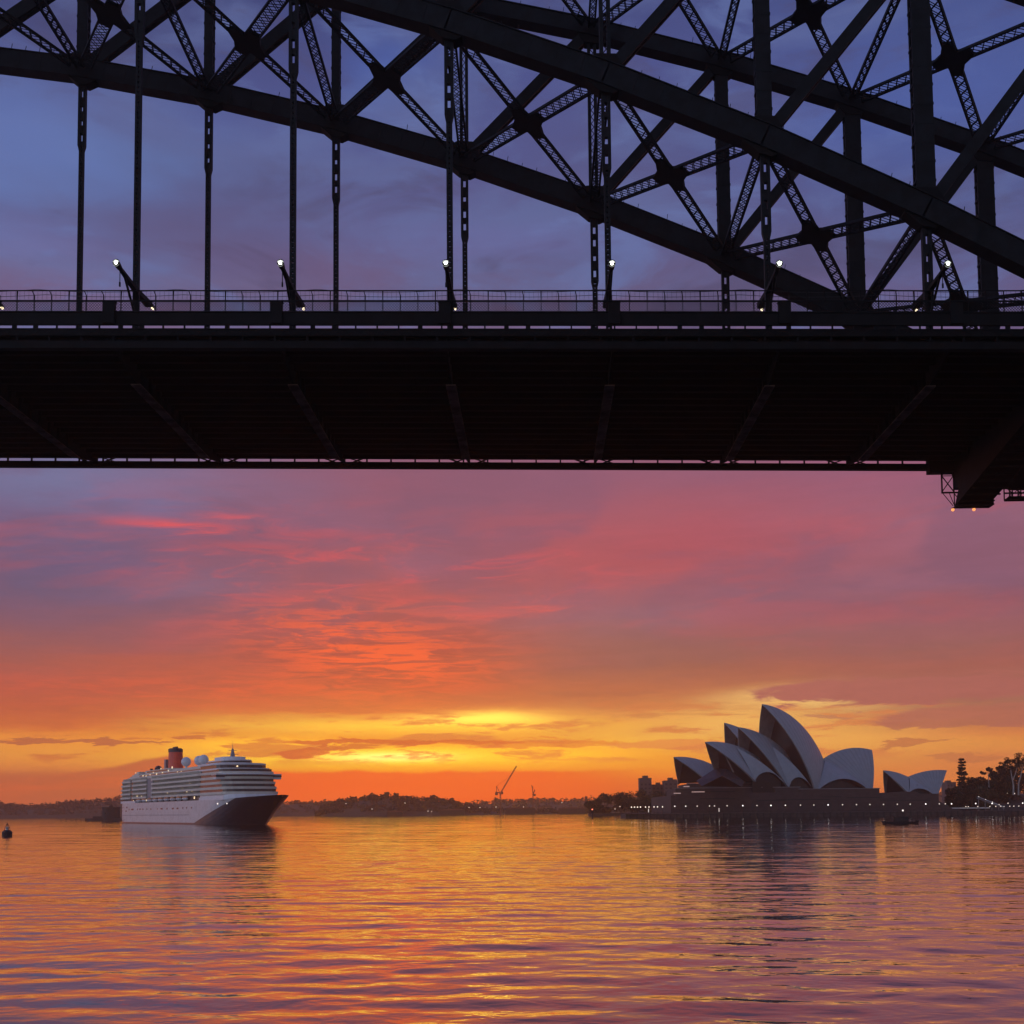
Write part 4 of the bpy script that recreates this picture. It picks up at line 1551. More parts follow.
HW = Hall(OC, AX, NV)
A1, B1, M1, F1 = HW.pt(705, 742, 0), HW.pt(765, 763, 0), HW.pt(729.4, 743.6, 0), HW.pt(755, 780.5, 18)
A2, B2, M2, F2 = HW.pt(738, 727, 0), HW.pt(796, 763, 0), HW.pt(764, 735.2, 0), HW.pt(788.5, 788, 22)
A3, B3, M3, F3 = HW.pt(762, 704, 0), HW.pt(823.5, 759, 0), HW.pt(795.7, 719.5, 0), HW.pt(816, 793, 25)
A4, B4, M4, F4 = HW.pt(872, 750, 0), HW.pt(822.0, 759.5, 0), HW.pt(844, 749.2, 0), HW.pt(872.5, 793, 21)
for q in ((A1, B1, M1, F1), (A2, B2, M2, F2), (A3, B3, M3, F3), (A4, B4, M4, F4)):
    sail(HW, *q, fin=q[0] is A1)
side_shell(HW, B3 + Vector((0, 1.0, -1.0)), F3 + Vector((-1, -.5, 0)), F4 + Vector((1.5, -.5, 0)), 9)
side_shell(HW, HW.pt(770, 745, 4), F2 + Vector((-1, -1, 0)), HW.pt(812, 788, 25), 8)
side_shell(HW, HW.pt(737, 748, 4), F1 + Vector((-1, -1, 0)), HW.pt(784, 783, 22), 7)

HE = Hall(OC - NV * 58, AX, NV)
sail(HE, HE.pt(673.5, 757, 0), HE.pt(722, 770, 0), HE.pt(692, 757.8, 0), HE.pt(709, 782, 17))
sail(HE, HE.pt(724, 722.5, 0), HE.pt(782, 757, 0), HE.pt(747, 731, 0), HE.pt(772, 785, 23))

# the flaring glass canopy under the first shell's mouth
b = MB()
g0 = [HW.world(HW.pt(px, py, v)) for px, py, v in ((716, 768, 8), (727, 769, 14), (744, 781, 20), (742, 787, 24), (702, 786, 18), (696, 781, 6))]
mid_ = HW.world(HW.pt(722, 776, 26))
b.add(g0 + [mid_], [(i, (i + 1) % 6, 6) for i in range(6)])
b.build('glass_canopy', M['glass'], opera)

# restaurant shells, a thing of its own further right
RX = R_(33)
rc = at_y(915, 809, 890)
HRs = Hall(Vector((rc.x, 890, 0)), Vector((-math.cos(RX), -math.sin(RX), 0)), Vector((math.sin(RX), -math.cos(RX), 0)))
opera_main = opera
opera = thing('restaurant_shells', 'pair of small white sails opening left and right beside the big ones', 'shell roof', (rc.x, 890, 3.5), None, 0, True)
RA, RB, RM, RF = HRs.pt(883, 770.3, 0), HRs.pt(908.5, 777, 0), HRs.pt(896, 772.2, 0), HRs.pt(909, 793.5, 11)
SA, SB, SM, SF = HRs.pt(946.8, 770.3, 0), HRs.pt(907.5, 777, 0), HRs.pt(926, 771.1, 0), HRs.pt(937, 797, 12)
sail(HRs, RA, RB, RM, RF)
sail(HRs, SA, SB, SM, SF)
side_shell(HRs, RB + Vector((0, .8, -1)), RF + Vector((-.5, -.4, 0)), SF + Vector((2, -.4, 1.5)), 5, 55)
b = MB()
q0 = at_y(884, 809, 872)
q1 = at_y(940, 809, 872)
b.bx(q0.x + 4, q1.x, 874, 906, 3.3, 15.5)
b.build('base_wall', M['granite'], opera)
opera = opera_main

# podium
YP = 862.0


def px_x(px, Y=YP):
    return at_y(px, 809, Y).x


def px_z(py, px=770, Y=YP):
    return at_y(px, py, Y).z


b = MB()
prof = [(671, 814), (671, 795.5), (700, 794), (735, 792.5), (790, 792.5), (880, 793.5), (905, 791.5), (917, 792), (938, 800.5), (952, 808.5), (962, 812.5)]
pts = [(px_x(x), YP, max(3.2, px_z(y, x))) for x, y in prof]
pts[0] = (pts[0][0], YP, 3.2)
pts[-1] = (pts[-1][0], YP, 3.2)
n = len(pts)
vs = [Vector(p) for p in pts] + [Vector((p[0] * 1.0, YP + 150, p[2])) for p in pts]
b.add(vs, [tuple(range(n)), tuple(range(2 * n - 1, n - 1, -1))] + [(i, n + i, n + (i + 1) % n, (i + 1) % n) for i in range(n)])
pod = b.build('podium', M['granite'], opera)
fix_normals(pod)
b = MB()
for x0, x1, y0, y1, ya in ((676, 762, 788, 795, 866), (688, 757, 783.5, 789, 872), (757, 800, 788, 794, 870), (800, 880, 790, 795, 868)):
    b.bx(px_x(x0, ya), px_x(x1, ya), ya, ya + 60, px_z(y1 + 4, 720, ya), px_z(y0, 720, ya))
b.build('terrace', M['granite'], opera)
b = MB()
for x0, x1, y0, ya in ((675, 763, 787.6, 865.8), (687, 758, 783.1, 871.8), (756, 801, 787.6, 869.8), (799, 881, 789.6, 867.8)):
    b.bx(px_x(x0, ya), px_x(x1, ya), ya - .4, ya + .3, px_z(y0 + .5, 720, ya), px_z(y0 - .2, 720, ya))
b.build('coping', M['rimc'], opera)
for x0, x1, y in ((700, 735, 798.2), (705, 736, 791.2), (757, 786, 800.5), (776, 830, 800.0), (822, 842, 797.5), (846, 880, 798.5), (880, 930, 802)):
    b = MB()
    ya = YP - 0.05
    b.bx(px_x(x0, ya), px_x(x1, ya), ya - .05, ya + .4, px_z(y + .55, 760, ya), px_z(y - .55, 760, ya))
    b.build('window_slot', M['slot'], opera)
for x0, x1, y in ((692, 705, 791.8), (684, 690, 786.3), (674, 681, 793)):
    b = MB()
    ya = YP - 0.3
    b.bx(px_x(x0, ya), px_x(x1, ya), ya - .05, ya + .3, px_z(y + .5, 700, ya), px_z(y - .4, 700, ya))
    b.build('lit_window', glow('podium_light', (1.0, 0.5, 0.3), 0.30) if 'podium_light' not in bpy.data.materials else bpy.data.materials['podium_light'], opera)
b = MB()
for i in range(30):
    x = px_x(680 + i * 9)
    b.bx(x - .35, x + .35, YP - .25, YP, 3.6, 9.5)
b.build('colonnade', M['granite'], opera)
b = MB()
b.bx(px_x(671), px_x(925), YP - .35, YP + .2, 9.5, 10.3)
b.build('string_course', M['granite'], opera)

# promenade and seawall
b = MB()
xl, xr = at_y(626, 815, 845).x, at_y(1110, 815, 845).x
b.prism([(xl, 848), (at_y(668, 815, 846).x, 846), (xr, 846), (xr, 1100), (xl + 30, 1100), (xl, 900)], -1, 3.2)
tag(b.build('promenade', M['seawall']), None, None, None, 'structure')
b = MB()
b.bx(xl, xr, 846.2, 862, 3.204, 3.23)
tag(b.build('paving', M['paving']), None, None, None, 'structure')
rail = thing('quay_railing', 'low dark railing along the edge of the opera house quay', 'railing', (px_x(790), 847, 3.2), None, 0, True)
b = MB()
b.bx(xl + 2, xr, 847.0, 847.12, 4.15, 4.25)
b.bx(xl + 2, xr, 847.0, 847.08, 3.7, 3.76)
b.build('rail', M['slot'], rail)
b = MB()
x = xl + 2
while x < xr:
    b.bx(x - .05, x + .05, 846.98, 847.1, 3.2, 4.2)
    x += 3
rp = b.build('baluster', M['slot'], rail)
rp['kind'] = 'stuff'
b = MB()
for i in range(90):
    x = xl + 3 + i * 4.6
    b.bx(x - .5, x + .5, 845.7, 846.3, -1, 3.0)
tag(b.build('fender_piles', M['slot'], None), 'row of dark timber fender piles along the face of the quay', 'fender', None, 'stuff')

# quay lamps --------------------------------------------------------------
def quay_lamp(label, h, mat_):
    t_ = thing('quay_lamp', label, 'lamp', (0, 0, 0), 'lamps along the opera house quay')
    b = MB()
    b.tube((0, 0, 0), (0, 0, h - .3), .12, .08, 6)
    b.tube((0, 0, 0), (0, 0, .5), .25, .2, 6)
    b.build('post', M['slot'], t_)
    b = MB()
    b.ball((0, 0, h), .42, 8, 6)
    b.build('globe', M[mat_], t_)
    return t_


lamp_px = [674, 685, 698, 709, 715, 727, 742, 756.5, 771, 785.5, 800, 814, 827.5, 842, 856.5, 870.5, 884, 897.5, 909.5, 925, 939, 945, 952, 976.5, 992, 1008, 1023]
proto = quay_lamp('x', 4.9, 'lamp_pin')
lamp_r = random.Random(2)
M['pin2'] = glow('pale_lamp_glass', (1.0, 0.80, 0.58), 0.85)
M['pin3'] = glow('bright_lamp_glass', (1.0, 0.92, 0.84), 2.4)
for i, px in enumerate(lamp_px):
    q = at_y(px + lamp_r.uniform(-.9, .9), 809, 850.5)
    lb = 'white globe lamp on the opera house quay, %s from the left of its row' % ORD[i]
    if i == 0:
        proto.location = (q.x, 850.5, 3.23)
        proto['label'] = lb
    else:
        d_ = dup(proto, (q.x, 850.5, 3.23), None, lb)
        mt_ = lamp_r.choice(('lamp_pin', 'pin2', 'pin2', 'pin3'))
        for c_ in d_.children:
            if c_.name.startswith('globe'):
                c_.data = c_.data.copy()
                c_.data.materials[0] = M[mt_]
near_c = [(631.5, 806.8), (634.5, 807), (637.5, 808.8), (640.5, 806.8), (645.5, 807.3), (649, 808.5), (654, 806.7), (657.5, 807.2), (662.5, 807)]
pl2 = quay_lamp('y', 4.6, 'lamp_small')
for i, (px, py) in enumerate(near_c):
    q = at_y(px, py, 852 + (i % 3) * 5)
    lb = 'lamp at the low left tip of the quay, %s from its left end' % ORD[i]
    if i == 0:
        pl2.location = (q.x, q.y, 3.23)
        pl2['label'] = lb
        pl2['group'] = 'lamps at the tip of the quay'
    else:
        dup(pl2, (q.x, q.y, 3.23), None, lb, 'lamps at the tip of the quay')
# tall floodlit pylons by the water
for i, (px, lab) in enumerate(((648.5, 'bright upright light panel at the left tip of the quay'), (719, 'bright upright light panel on the quay under the first sail'))):
    q = at_y(px, 809, 848.5)
    t_ = thing('light_pylon', lab, 'lamp', (q.x, 848.5, 3.2))
    b = MB()
    b.bx(-.35, .35, -.3, .3, 0, .6)
    b.bx(-.3, .3, .05, .3, .6, 4)
    b.build('post', M['slot'], t_)
    b = MB()
    b.bx(-.25, .25, -.15, .04, .8, 3.4)
    b.build('light_panel', M['lamp_dim'], t_)

# right-hand foreshore: bank, ramp, terrace, trees
b = MB()
rx0, rx1 = at_y(950, 809, 900).x, at_y(1120, 809, 900).x
vs = []
rg = random.Random(5)
cols = 24
for i in range(cols + 1):
    f = i / cols
    x = rx0 + (rx1 - rx0) * f
    for y_, z_ in ((872, 3.15), (880, 4.5 + 1.5 * f), (905, 7 + 5 * f), (950, 10 + 10 * f), (1100, 12 + 12 * f), (1110, -1)):
        vs.append((x * y_ / 900, y_, z_ + (rg.uniform(-.4, .4) if 880 <= y_ < 1100 else 0)))
b.add(vs, [(i * 6 + j, (i + 1) * 6 + j, (i + 1) * 6 + j + 1, i * 6 + j + 1) for i in range(cols) for j in range(5)])
tag(b.build('grass_bank', M['soil']), None, None, None, 'structure')
ramp = thing('entry_ramp', 'sloping white-edged stair ramp with small lights right of the sails', 'ramp', (px_x(990, 866), 866, 3.2), None, 0, True)
b = MB()
a, c = at_y(977, 798, 866), at_y(1004, 808.5, 866)
b.bar(a, c, 2.0, .5)
b.build('deck', M['rimc'], ramp)
b = MB()
b.bar(a + Vector((0, -1, 1.0)), c + Vector((0, -1, 1.0)), .1, .35)
b.build('rail', M['white'], ramp)
for f in (0.05, .3, .55, .8, .98):
    p = a.lerp(c, f)
    b = MB()
    b.bx(p.x - .2, p.x + .2, 865.8, 866.2, 3.0, p.z)
    b.build('post', M['rimc'], ramp)
    b = MB()
    b.ball(p + Vector((0, -1.1, 1.3)), .22, 6, 5)
    b.build('light', M['lamp_small'], ramp)
tr_ = thing('terrace_roof', 'long low lit awning under the trees right of the sails', 'awning', (px_x(968, 872), 870, 3.2), None, 0, True)
b = MB()
b.bx(px_x(950, 870), px_x(988, 870), 866, 876, px_z(808.6, 968, 870), px_z(807.4, 968, 870))
b.build('roof', M['cream'], tr_)
for px in (951, 960, 969, 978, 987):
    b = MB()
    b.bx(px_x(px, 868) - .12, px_x(px, 868) + .12, 867.9, 868.1, 3.2, px_z(808.6, 968, 870))
    b.build('post', M['slot'], tr_)
b = MB()
for px in (966, 968.5, 978, 990, 996, 1001, 1010, 1014, 1019):
    q = at_y(px, 811, 864)
    dup(pl2, (q.x, 864, 3.23), None, 'x', 'low lamps under the trees').scale = (.8, .8, .62)
lows = [o for o in C.objects if o.get('label') == 'x']
for i, o in enumerate(sorted(lows, key=lambda o: o.location.x)):
    o['label'] = 'short lamp below the white ramp and trees, %s from the left' % ORD[i]
for i, (px, py, lab) in enumerate(((1007.5, 793.5, 'lamp under the gum trees, left of the upper pair'), (1014.5, 793.5, 'lamp under the gum trees, right of the upper pair'))):
    q = at_y(px, py, 905)
    dup(pl2, (q.x, 905, q.z - 4.6), None, lab, 'lamps under the gum trees')

norfolk_pine('tall narrow tiered pine standing alone above the dark trees', (at_y(963, 809, 960).x, 960, 8), at_y(963, 758, 960).z - 8, 8.5, 9)
rt = [(954, 786.5, 14, 905), (968, 779, 18, 930), (979, 776.5, 17, 915), (990, 772.5, 16, 935), (1001, 770, 20, 910), (1014, 764, 24, 925), (1034, 758, 26, 930), (958, 790, 12, 885), (972, 788, 14, 888), (987, 786, 16, 886)]
lab_r = ['small dark tree at the left foot of the wooded bank', 'bushy dark tree under the tall tiered pine', 'bushy dark tree second right of the tall pine', 'tall thin crowned tree left of the gum trees',
         'dark round tree behind the left gum trunk', 'large dark tree behind the pale gum trunks', 'large dark tree cut by the right edge of the picture',
         'low dark shrub tree nearest the small sails', 'low dark shrub tree in front under the pine', 'low dark shrub tree behind the white ramp']
for i, (px, top, wd, Y) in enumerate(rt):
    q = at_y(px, 809, Y)
    zb = 6 if Y > 900 else 4
    broad_tree(lab_r[i], (q.x, Y, zb), at_y(px, top, Y).z - zb, wd, 80 + i, 'leaf' if i % 3 else 'leaf2', 'bark', 'trees on the wooded bank', 32, -.28, 'broadleaf_tree', .18, 230, 1.15)

gq = at_y(1013, 809, 893)


def G(px, py, dy=0):
    q = at_y(px, py, 893 + dy)
    return (q.x - gq.x, dy, q.z - 8)


gum_tree('tall gum tree with two pale trunks and umbrella crowns at the right edge', (gq.x, 893, 8), 30,
         [(G(1010, 761), 3.6), (G(1004, 764), 3.0), (G(1017, 760), 3.2), (G(1023, 757), 4.2), (G(1020, 764), 3.4), (G(1028, 762), 4.5), (G(999, 768), 2.4), (G(1012, 768), 2.6)], 9,
         [([G(1013.5, 795), G(1013.5, 785), G(1011.5, 775), G(1010, 765)], .75), ([G(1018.5, 795), G(1018.5, 784), G(1021, 775), G(1023, 764)], .7), ([G(1013, 780), G(1016, 772), G(1017.5, 764)], .4)])
g2 = at_y(989, 809, 900)


def G2(px, py, dy=0):
    q = at_y(px, py, 900 + dy)
    return (q.x - g2.x, dy, q.z - 8)


gum_tree('smaller gum tree with a flat open crown between the pine and the tall gums', (g2.x, 900, 8), 22,
         [(G2(988, 769.5), 2.6), (G2(983, 773), 2.0), (G2(993, 772), 2.2)], 10, [([G2(989, 795), G2(989, 784), G2(988, 772)], .45)])

# ------------------------------------------------------------------ cruise ship
SH = R_(32)
hd = Vector((math.sin(SH), -math.cos(SH), 0))
stem = Vector((-141.5, 624.9, 0))
SC = stem - hd * 124
rzs = math.atan2(hd.y, hd.x)
ship = thing('cruise_ship', 'large cruise ship with dark bow, white decks and a red black-topped funnel', 'ship', (SC.x, SC.y, 0), None, rzs)
SB_ = 15.5                                                # half beam; the visible side is local -y


def hull_half(s, z):
    """half breadth of the hull at station s and height z"""
    f = max(0.0, min(1.0, z / 15.0))
    tip = 124 + 27 * f ** 1.1
    start = 52 + 34 * f
    if s > start:
        q = (s - start) / (tip - start)
        if q >= 1:
            return 0.0
        return SB_ * (1 - q ** 2.0) ** (0.9 - .25 * f)
    if s < -112:
        q = (-112 - s) / 18.0
        return SB_ * (1 - 0.12 * min(1, q) ** 2) * (1 if z > 2 else .97)
    return SB_


def deck_top(s):
    return 13.4 + (1.6 * max(0, (s - 90) / 60.0) ** 1.2 if s > 90 else 0)


hm = bpy.data.materials.new('ship_hull_tone')
hm.use_nodes = True
t = hm.node_tree
B = NB(t)
g = t.nodes.new('ShaderNodeTexCoord')
hx, hy, hz = B.sep(g.outputs['Object'])
crv = B.m('SUBTRACT', hx, B.m('ADD', 46.0, B.m('MULTIPLY', hz, 5.0)))
msk = B.step(crv, -0.3, 0.3)  # pale aft of a slanted line, dark forward of it
grime = B.noise(g.outputs['Object'], 0.25, 4, .6)
hb = t.nodes['Principled BSDF']
wcol = B.mix(B.step(grime, .4, .7), (0.70, 0.69, 0.68, 1), (0.60, 0.58, 0.56, 1))
boot = B.step(hz, 0.9, 0.8)
wcol = B.mix(boot, wcol, (0.12, 0.03, 0.025, 1))
t.links.new(B.mix(msk, wcol, (0.022, 0.021, 0.032, 1)), hb.inputs['Base Color'])
hb.inputs['Roughness'].default_value = 0.35

b = MB()
sts = [-130, -129, -124, -118, -112, -80, -40, 0, 30, 50, 60, 70, 80, 88, 96, 104, 112, 118, 124, 129, 134, 139, 143, 146.5, 149, 150.6]
zs_f = [-.12, 0.0, .08, .2, .35, .5, .65, .8, .92, 1.0]
vs = []
for s in sts:
    for sg in (-1, 1):
        for f in zs_f:
            z = f * deck_top(s)
            y_ = hull_half(s, z)
            ss = s
            if y_ <= 0.0:                                   # past the stem at this height: draw back to the stem line
                ff = max(0.0, min(1.0, z / 15.0))
                ss = min(s, 124 + 27 * ff ** 1.1)
            vs.append((ss, sg * y_, z))
k = len(zs_f)
fs = []
for i in range(len(sts) - 1):
    for sg in range(2):
        for j in range(k - 1):
            a0 = i * 2 * k + sg * k + j
            a1 = (i + 1) * 2 * k + sg * k + j
            q = (a0, a1, a1 + 1, a0 + 1)
            fs.append(q if sg == 0 else q[::-1])
    fs.append((i * 2 * k + k - 1, (i + 1) * 2 * k + k - 1, (i + 1) * 2 * k + 2 * k - 1, i * 2 * k + 2 * k - 1))
for j in range(k - 1):
    fs.append((j, j + 1, k + j + 1, k + j))
b.add(vs, fs)
hull = b.build('hull', hm, ship)
for s, z, ln in ((-126, 10.6, 3), (-119, 10.6, 4), (-110, 10.6, 3), (-103, 9.2, 2), (-96, 9.2, 6), (-80, 9.2, 2), (-74, 9.2, 3), (-66, 9.2, 2), (-56, 9.2, 2), (-46, 9.2, 2), (-30, 9.2, 1.5), (-22, 9.2, 5), (-8, 9.2, 2), (4, 9.2, 4), (14, 9.2, 4), (26, 9.4, 2), (34, 9.4, 2), (44, 9.4, 2), (-126, 8.2, 4), (-112, 8.2, 3)):
    b = MB()
    yv = hull_half(s, z)
    b.bx(s, s + ln, -yv - .06, -yv + .2, z - .45, z + .45)
    b.build('porthole_row', M['shipglass'], hull)
b = MB()
b.bx(-120, 40, -SB_ - .12, -SB_ + .1, 5.2, 5.5)
b.build('rubbing_strake', M['grey'], hull)
for s in (92, 104):
    b = MB()
    yv = hull_half(s, 11)
    b.ball((s, -yv - .1, 11.2), .35, 6, 5)
    b.build('bow_lamp', M['lamp_pin'], hull)


def outline(s0, s1, hw, nose=10.0, n=8, aft=0.0):
    pts = [(s0, -hw), (s1 - nose, -hw)]
    for i in range(1, n):
        a = -PI / 2 + PI * i / n
        pts.append((s1 - nose + nose * math.cos(a), hw * math.sin(a)))
    pts += [(s1 - nose, hw), (s0, hw)]
    return pts


DZ = 2.72
Z0 = 13.4
sup = MB()
# main block behind the balconies
b = MB()
b.prism(outline(-126, 104, 13.6, 9), 13.0, Z0 + 5 * DZ)
main = b.build('superstructure', M['shipdark'], ship)
fr_end = [112, 110, 108, 106, 104, 103]
for i in range(6):
    z = Z0 + i * DZ
    st = [-127, -127.5, -127, -126.5, -126, -124][i]
    b = MB()
    if i == 0:
        b.prism(outline(58, fr_end[0], 15.2, 10), z - .2, z + 1.5)
        b2 = MB()
        b2.prism(outline(-127, -86, 15.4, .5, 2), z - .2, z + 1.4)
        b2.build('aft_bulwark', M['white'], ship)
    else:
        for s0, s1 in ((st, -100), (-96, -58), (-46, 60)):
            b.bx(s0, s1, -15.4, -13.5, z, z + 1.15)
            b.bx(s0, s1, 13.5, 15.4, z, z + 1.15)
        b.prism(outline(58, fr_end[i], 15.4, 10), z - .05, z + 1.35)
        b.bx(st - 1, st + 2, -14.5, 14.5, z, z + 1.15)
    if i:
        s = st + 3
        while s < 60:
            if not (-100 < s < -96 or -58 < s < -46):
                b.bx(s - .09, s + .09, -15.2, -13.55, z + 1.15, z + DZ)
            s += 4.2
    b.build('balcony_front', M['cream'] if i not in (0,) else M['white'], ship)
    b = MB()
    b.prism(outline(58, fr_end[i] - 1.6, 14.6, 9), z + 1.3, z + DZ)
    b.build('window_band', M['shipglass'] if i else M['white'], ship)
for s0, s1 in ((-100, -96), (-58, -46)):
    b = MB()
    b.bx(s0, s1, -14.6, 14.6, Z0 + .5, Z0 + 5.6 * DZ)
    b.build('glass_lift_shaft', M['shipglass'] if s0 < -90 else M['grey'], ship)
# upper works
ZT = Z0 + 6 * DZ - .3
b = MB()
b.prism(outline(-116, 96, 14.0, 8), Z0 + 5 * DZ, ZT)
b.prism(outline(-100, 60, 12.5, .5, 2), ZT, ZT + 1.2)
b.build('sun_deck', M['cream'], ship)
for j in range(24):
    b = MB()
    s = -104 + j * 6.6
    b.bx(s, s + 4.6, -14.06, -13.9, Z0 + 5 * DZ + .7, ZT - .6)
    b.build('deck_window', M['shipglass'], ship)
b = MB()
b.bx(-92, 58, -12.2, 12.2, ZT, ZT + 2.6)
b.bx(-78, -20, -11.0, 11.0, ZT + 2.6, ZT + 4.8)
b.bx(-8, 62, -12.0, 12.0, ZT + 2.6, ZT + 3.5)
b.build('pool_deck_house', M['cream'], ship)
b = MB()
b.bx(-88, 56, -12.32, -12.1, ZT + .9, ZT + 1.9)
b.bx(-74, -24, -11.12, -10.9, ZT + 3.3, ZT + 4.2)
b.build('screen_glass', M['shipglass'], ship)
b = MB()
for i in range(6):
    b.bx(-124 + i * 5, -92, -13.0 + i * .3, 13.0 - i * .3, ZT - 1 + i * .95, ZT + i * .95)
b.build('aft_terraces', M['cream'], ship)
b = MB()
for z, s1 in ((ZT, 98), (ZT + 2.7, 92)):
    b.prism(outline(56, s1, 14.6, 9), z, z + .9)
b.build('forward_deck_edge', M['white'], ship)
b = MB()
b.prism(outline(56, 94, 13.8, 9), ZT + .9, ZT + 2.7)
b.build('observation_glass', M['shipglass'], ship)
b = MB()
b.prism(outline(50, 90, 13.9, 8), ZT + 3.6, ZT + 3.9)
b.prism(outline(52, 84, 8.5, 8), ZT + 3.6, ZT + 6.0)
b.prism(outline(58, 78, 6.5, 6), ZT + 6.0, ZT + 7.8)
b.build('forward_dome', M['white'], ship)
b = MB()
b.prism(outline(51.5, 84.5, 8.7, 8), ZT + 4.4, ZT + 5.3)
b.build('dome_glass', M['shipglass'], ship)
# bridge with wings
b = MB()
zb = Z0 + 4 * DZ - .2
b.bx(94, 98.5, -18.0, 18.0, zb + .1, zb + 2.6)
b.bx(94, 98.6, -18.2, 18.2, zb + 2.6, zb + 3.0)
b.prism(outline(80, 105.5, 15.0, 10), zb + 2.5, zb + 3.1)
wing = b.build('bridge_wing', M['white'], ship)
b = MB()
b.bx(94.5, 98.7, -18.1, 18.1, zb + 1.2, zb + 2.3)
b.build('wing_glass', M['shipglass'], wing)
# mast
b = MB()
b.tube((70, 0, ZT + 7.6), (70, 0, ZT + 12.5), 1.5, .6, 8)
b.tube((70, 0, ZT + 12.5), (70, 0, ZT + 17), .14, .08, 6)
for z, wl in ((ZT + 9.3, 3.2), (ZT + 11.4, 2.4)):
    b.bx(69.8, 70.2, -wl, wl, z, z + .25)
    b.bx(70 - wl * .6, 70 + wl * .6, -.15, .15, z, z + .2)
b.build('radar_mast', M['grey'], ship)
# funnel
fs_, fw = -45.0, 5.2
b = MB()


def oval(cx, L_, Wd, n=20):
    return [(cx + L_ * math.cos(2 * PI * i / n), Wd * math.sin(2 * PI * i / n)) for i in range(n)]


def loft(b, rings):
    n = len(rings[0][0])
    vs = [(x, y_, z) for poly, z in rings for x, y_ in poly]
    fs2 = [(r_ * n + i, r_ * n + (i + 1) % n, (r_ + 1) * n + (i + 1) % n, (r_ + 1) * n + i) for r_ in range(len(rings) - 1) for i in range(n)]
    fs2 += [tuple(range(n - 1, -1, -1)), tuple(range((len(rings) - 1) * n, len(rings) * n))]
    b.add(vs, fs2)


loft(b, [(oval(fs_, 7.4, 4.6), ZT + 1), (oval(fs_ - .6, 6.9, 4.4), ZT + 8), (oval(fs_ - 1.2, 6.5, 4.2), ZT + 15.8)])
fun = b.build('funnel', M['red'], ship)
b = MB()
loft(b, [(oval(fs_ - 1.2, 6.7, 4.35), ZT + 15.8), (oval(fs_ - 1.6, 6.6, 4.3), ZT + 17.8), (oval(fs_ - 1.7, 5.6, 3.6), ZT + 18.3)])
for i in range(4):
    b.tube((fs_ - 5 + i * 2.3, 0, ZT + 17.5), (fs_ - 5.4 + i * 2.3, 0, ZT + 19.2), .8, .8, 8)
b.build('funnel_cap', M['black'], fun)
b = MB()
b.bx(fs_ - 12.5, fs_ - 9, -4.2, 4.2, ZT + 1, ZT + 11.5)
b.build('funnel_casing', M['grey'], ship)
# radomes and vents
for s, z, r in ((-22, ZT + 7.6, 3.0), (6, ZT + 7.2, 3.0), (15, ZT + 7.4, 3.0), (-88, ZT + 5.5, 2.4)):
    b = MB()
    b.tube((s, 0, ZT + 3), (s, 0, z), .9, .7, 8)
    b.ball((s, 0, z + r * .4), r, 14, 9)
    b.build('radome', M['white'] if s > -80 else M['navy'], ship, True)
for s in (-94, -82, -74):
    b = MB()
    b.tube((s, -3, ZT + 2), (s, -3, ZT + 7), .9, .9, 8)
    b.build('vent_pipe', M['black'], ship)
# lifeboats in the recess over the hull
b = MB()
b.bx(-84, 48, -13.75, -13.55, Z0 + .1, Z0 + DZ * 1.5)
b.build('promenade_recess', M['slot'], ship)
for j in range(9):
    s = -78 + j * 13.5
    b = MB()
    n = 10
    rings = []
    for zz, sc_ in ((0, .55), (.7, .95), (1.4, 1.0)):
        rings.append(([(s + 5 * sc_ * math.cos(2 * PI * i / n), -14.9 + 1.5 * sc_ * math.sin(2 * PI * i / n)) for i in range(n)], Z0 + .35 + zz))
    loft(b, rings)
    lb = b.build('lifeboat', M['white'], ship)
    b = MB()
    loft(b, [([(s + 4.7 * sc_ * math.cos(2 * PI * i / n), -14.9 + 1.4 * sc_ * math.sin(2 * PI * i / n)) for i in range(n)], Z0 + zz) for zz, sc_ in ((1.78, 1.0), (2.5, .85), (2.9, .4))])
    b.build('canopy', M['orange'], lb)
# lit windows and deck lamps
rl = random.Random(8)
extra = [(rl.uniform(-110, 55), Z0 + rl.choice((1, 2, 3, 4)) * DZ + 1.9, 13.75, rl.uniform(.25, .45)) for _ in range(16)]
spots = [(-92, Z0 + 1.6, 15.0, .5), (-82, Z0 + 4.4, 15.1, .6), (-70, Z0 + 4.2, 15.1, .45), (-58, Z0 + 1.4, 15.0, .8), (-8, Z0 + 5.3, 15.0, .45), (34, Z0 + 5.4, 15.0, .7), (44, Z0 + 5.6, 15.0, .5), (50, Z0 + 1.6, 15.3, 1.0),
         (-78, ZT + 1.7, 12.4, .6), (-70, ZT + 1.2, 12.4, .7), (-60, ZT + 1.8, 12.4, .5), (-52, ZT + 3.0, 12.4, .5), (-44, ZT + 1.8, 12.4, .7), (-38, ZT + 5.0, 11.2, .6), (-30, ZT + 2.2, 12.4, .5), (-12, ZT + 4.8, 11.2, .95), (-16, ZT + 3.0, 12.4, .6),
         (-98, ZT + 4.2, 12.3, .5), (4, ZT + 1.6, 12.4, .35), (12, ZT + 1.6, 12.4, .35), (40, Z0 + 9.9, 15.0, .35)]
for s, z, yv, r in spots + extra:
    b = MB()
    b.box((s, -yv - .12, z), (r * 1.6, .2, r * 1.3))
    b.build('lit_window', M['lamp_warm'], ship)
b = MB()
b.ball((100, -7, ZT + 1.6), .5, 6, 5)
b.build('lit_window', M['lamp_warm'], ship)
b = MB()
s = -100
while s < 60:
    b.bx(s - .08, s + .08, -13.9, -13.75, ZT - .3, ZT + .9)
    s += 2.5
b.bx(-100, 60, -13.92, -13.8, ZT + .8, ZT + .95)
b.build('deck_railing', M['white'], ship)

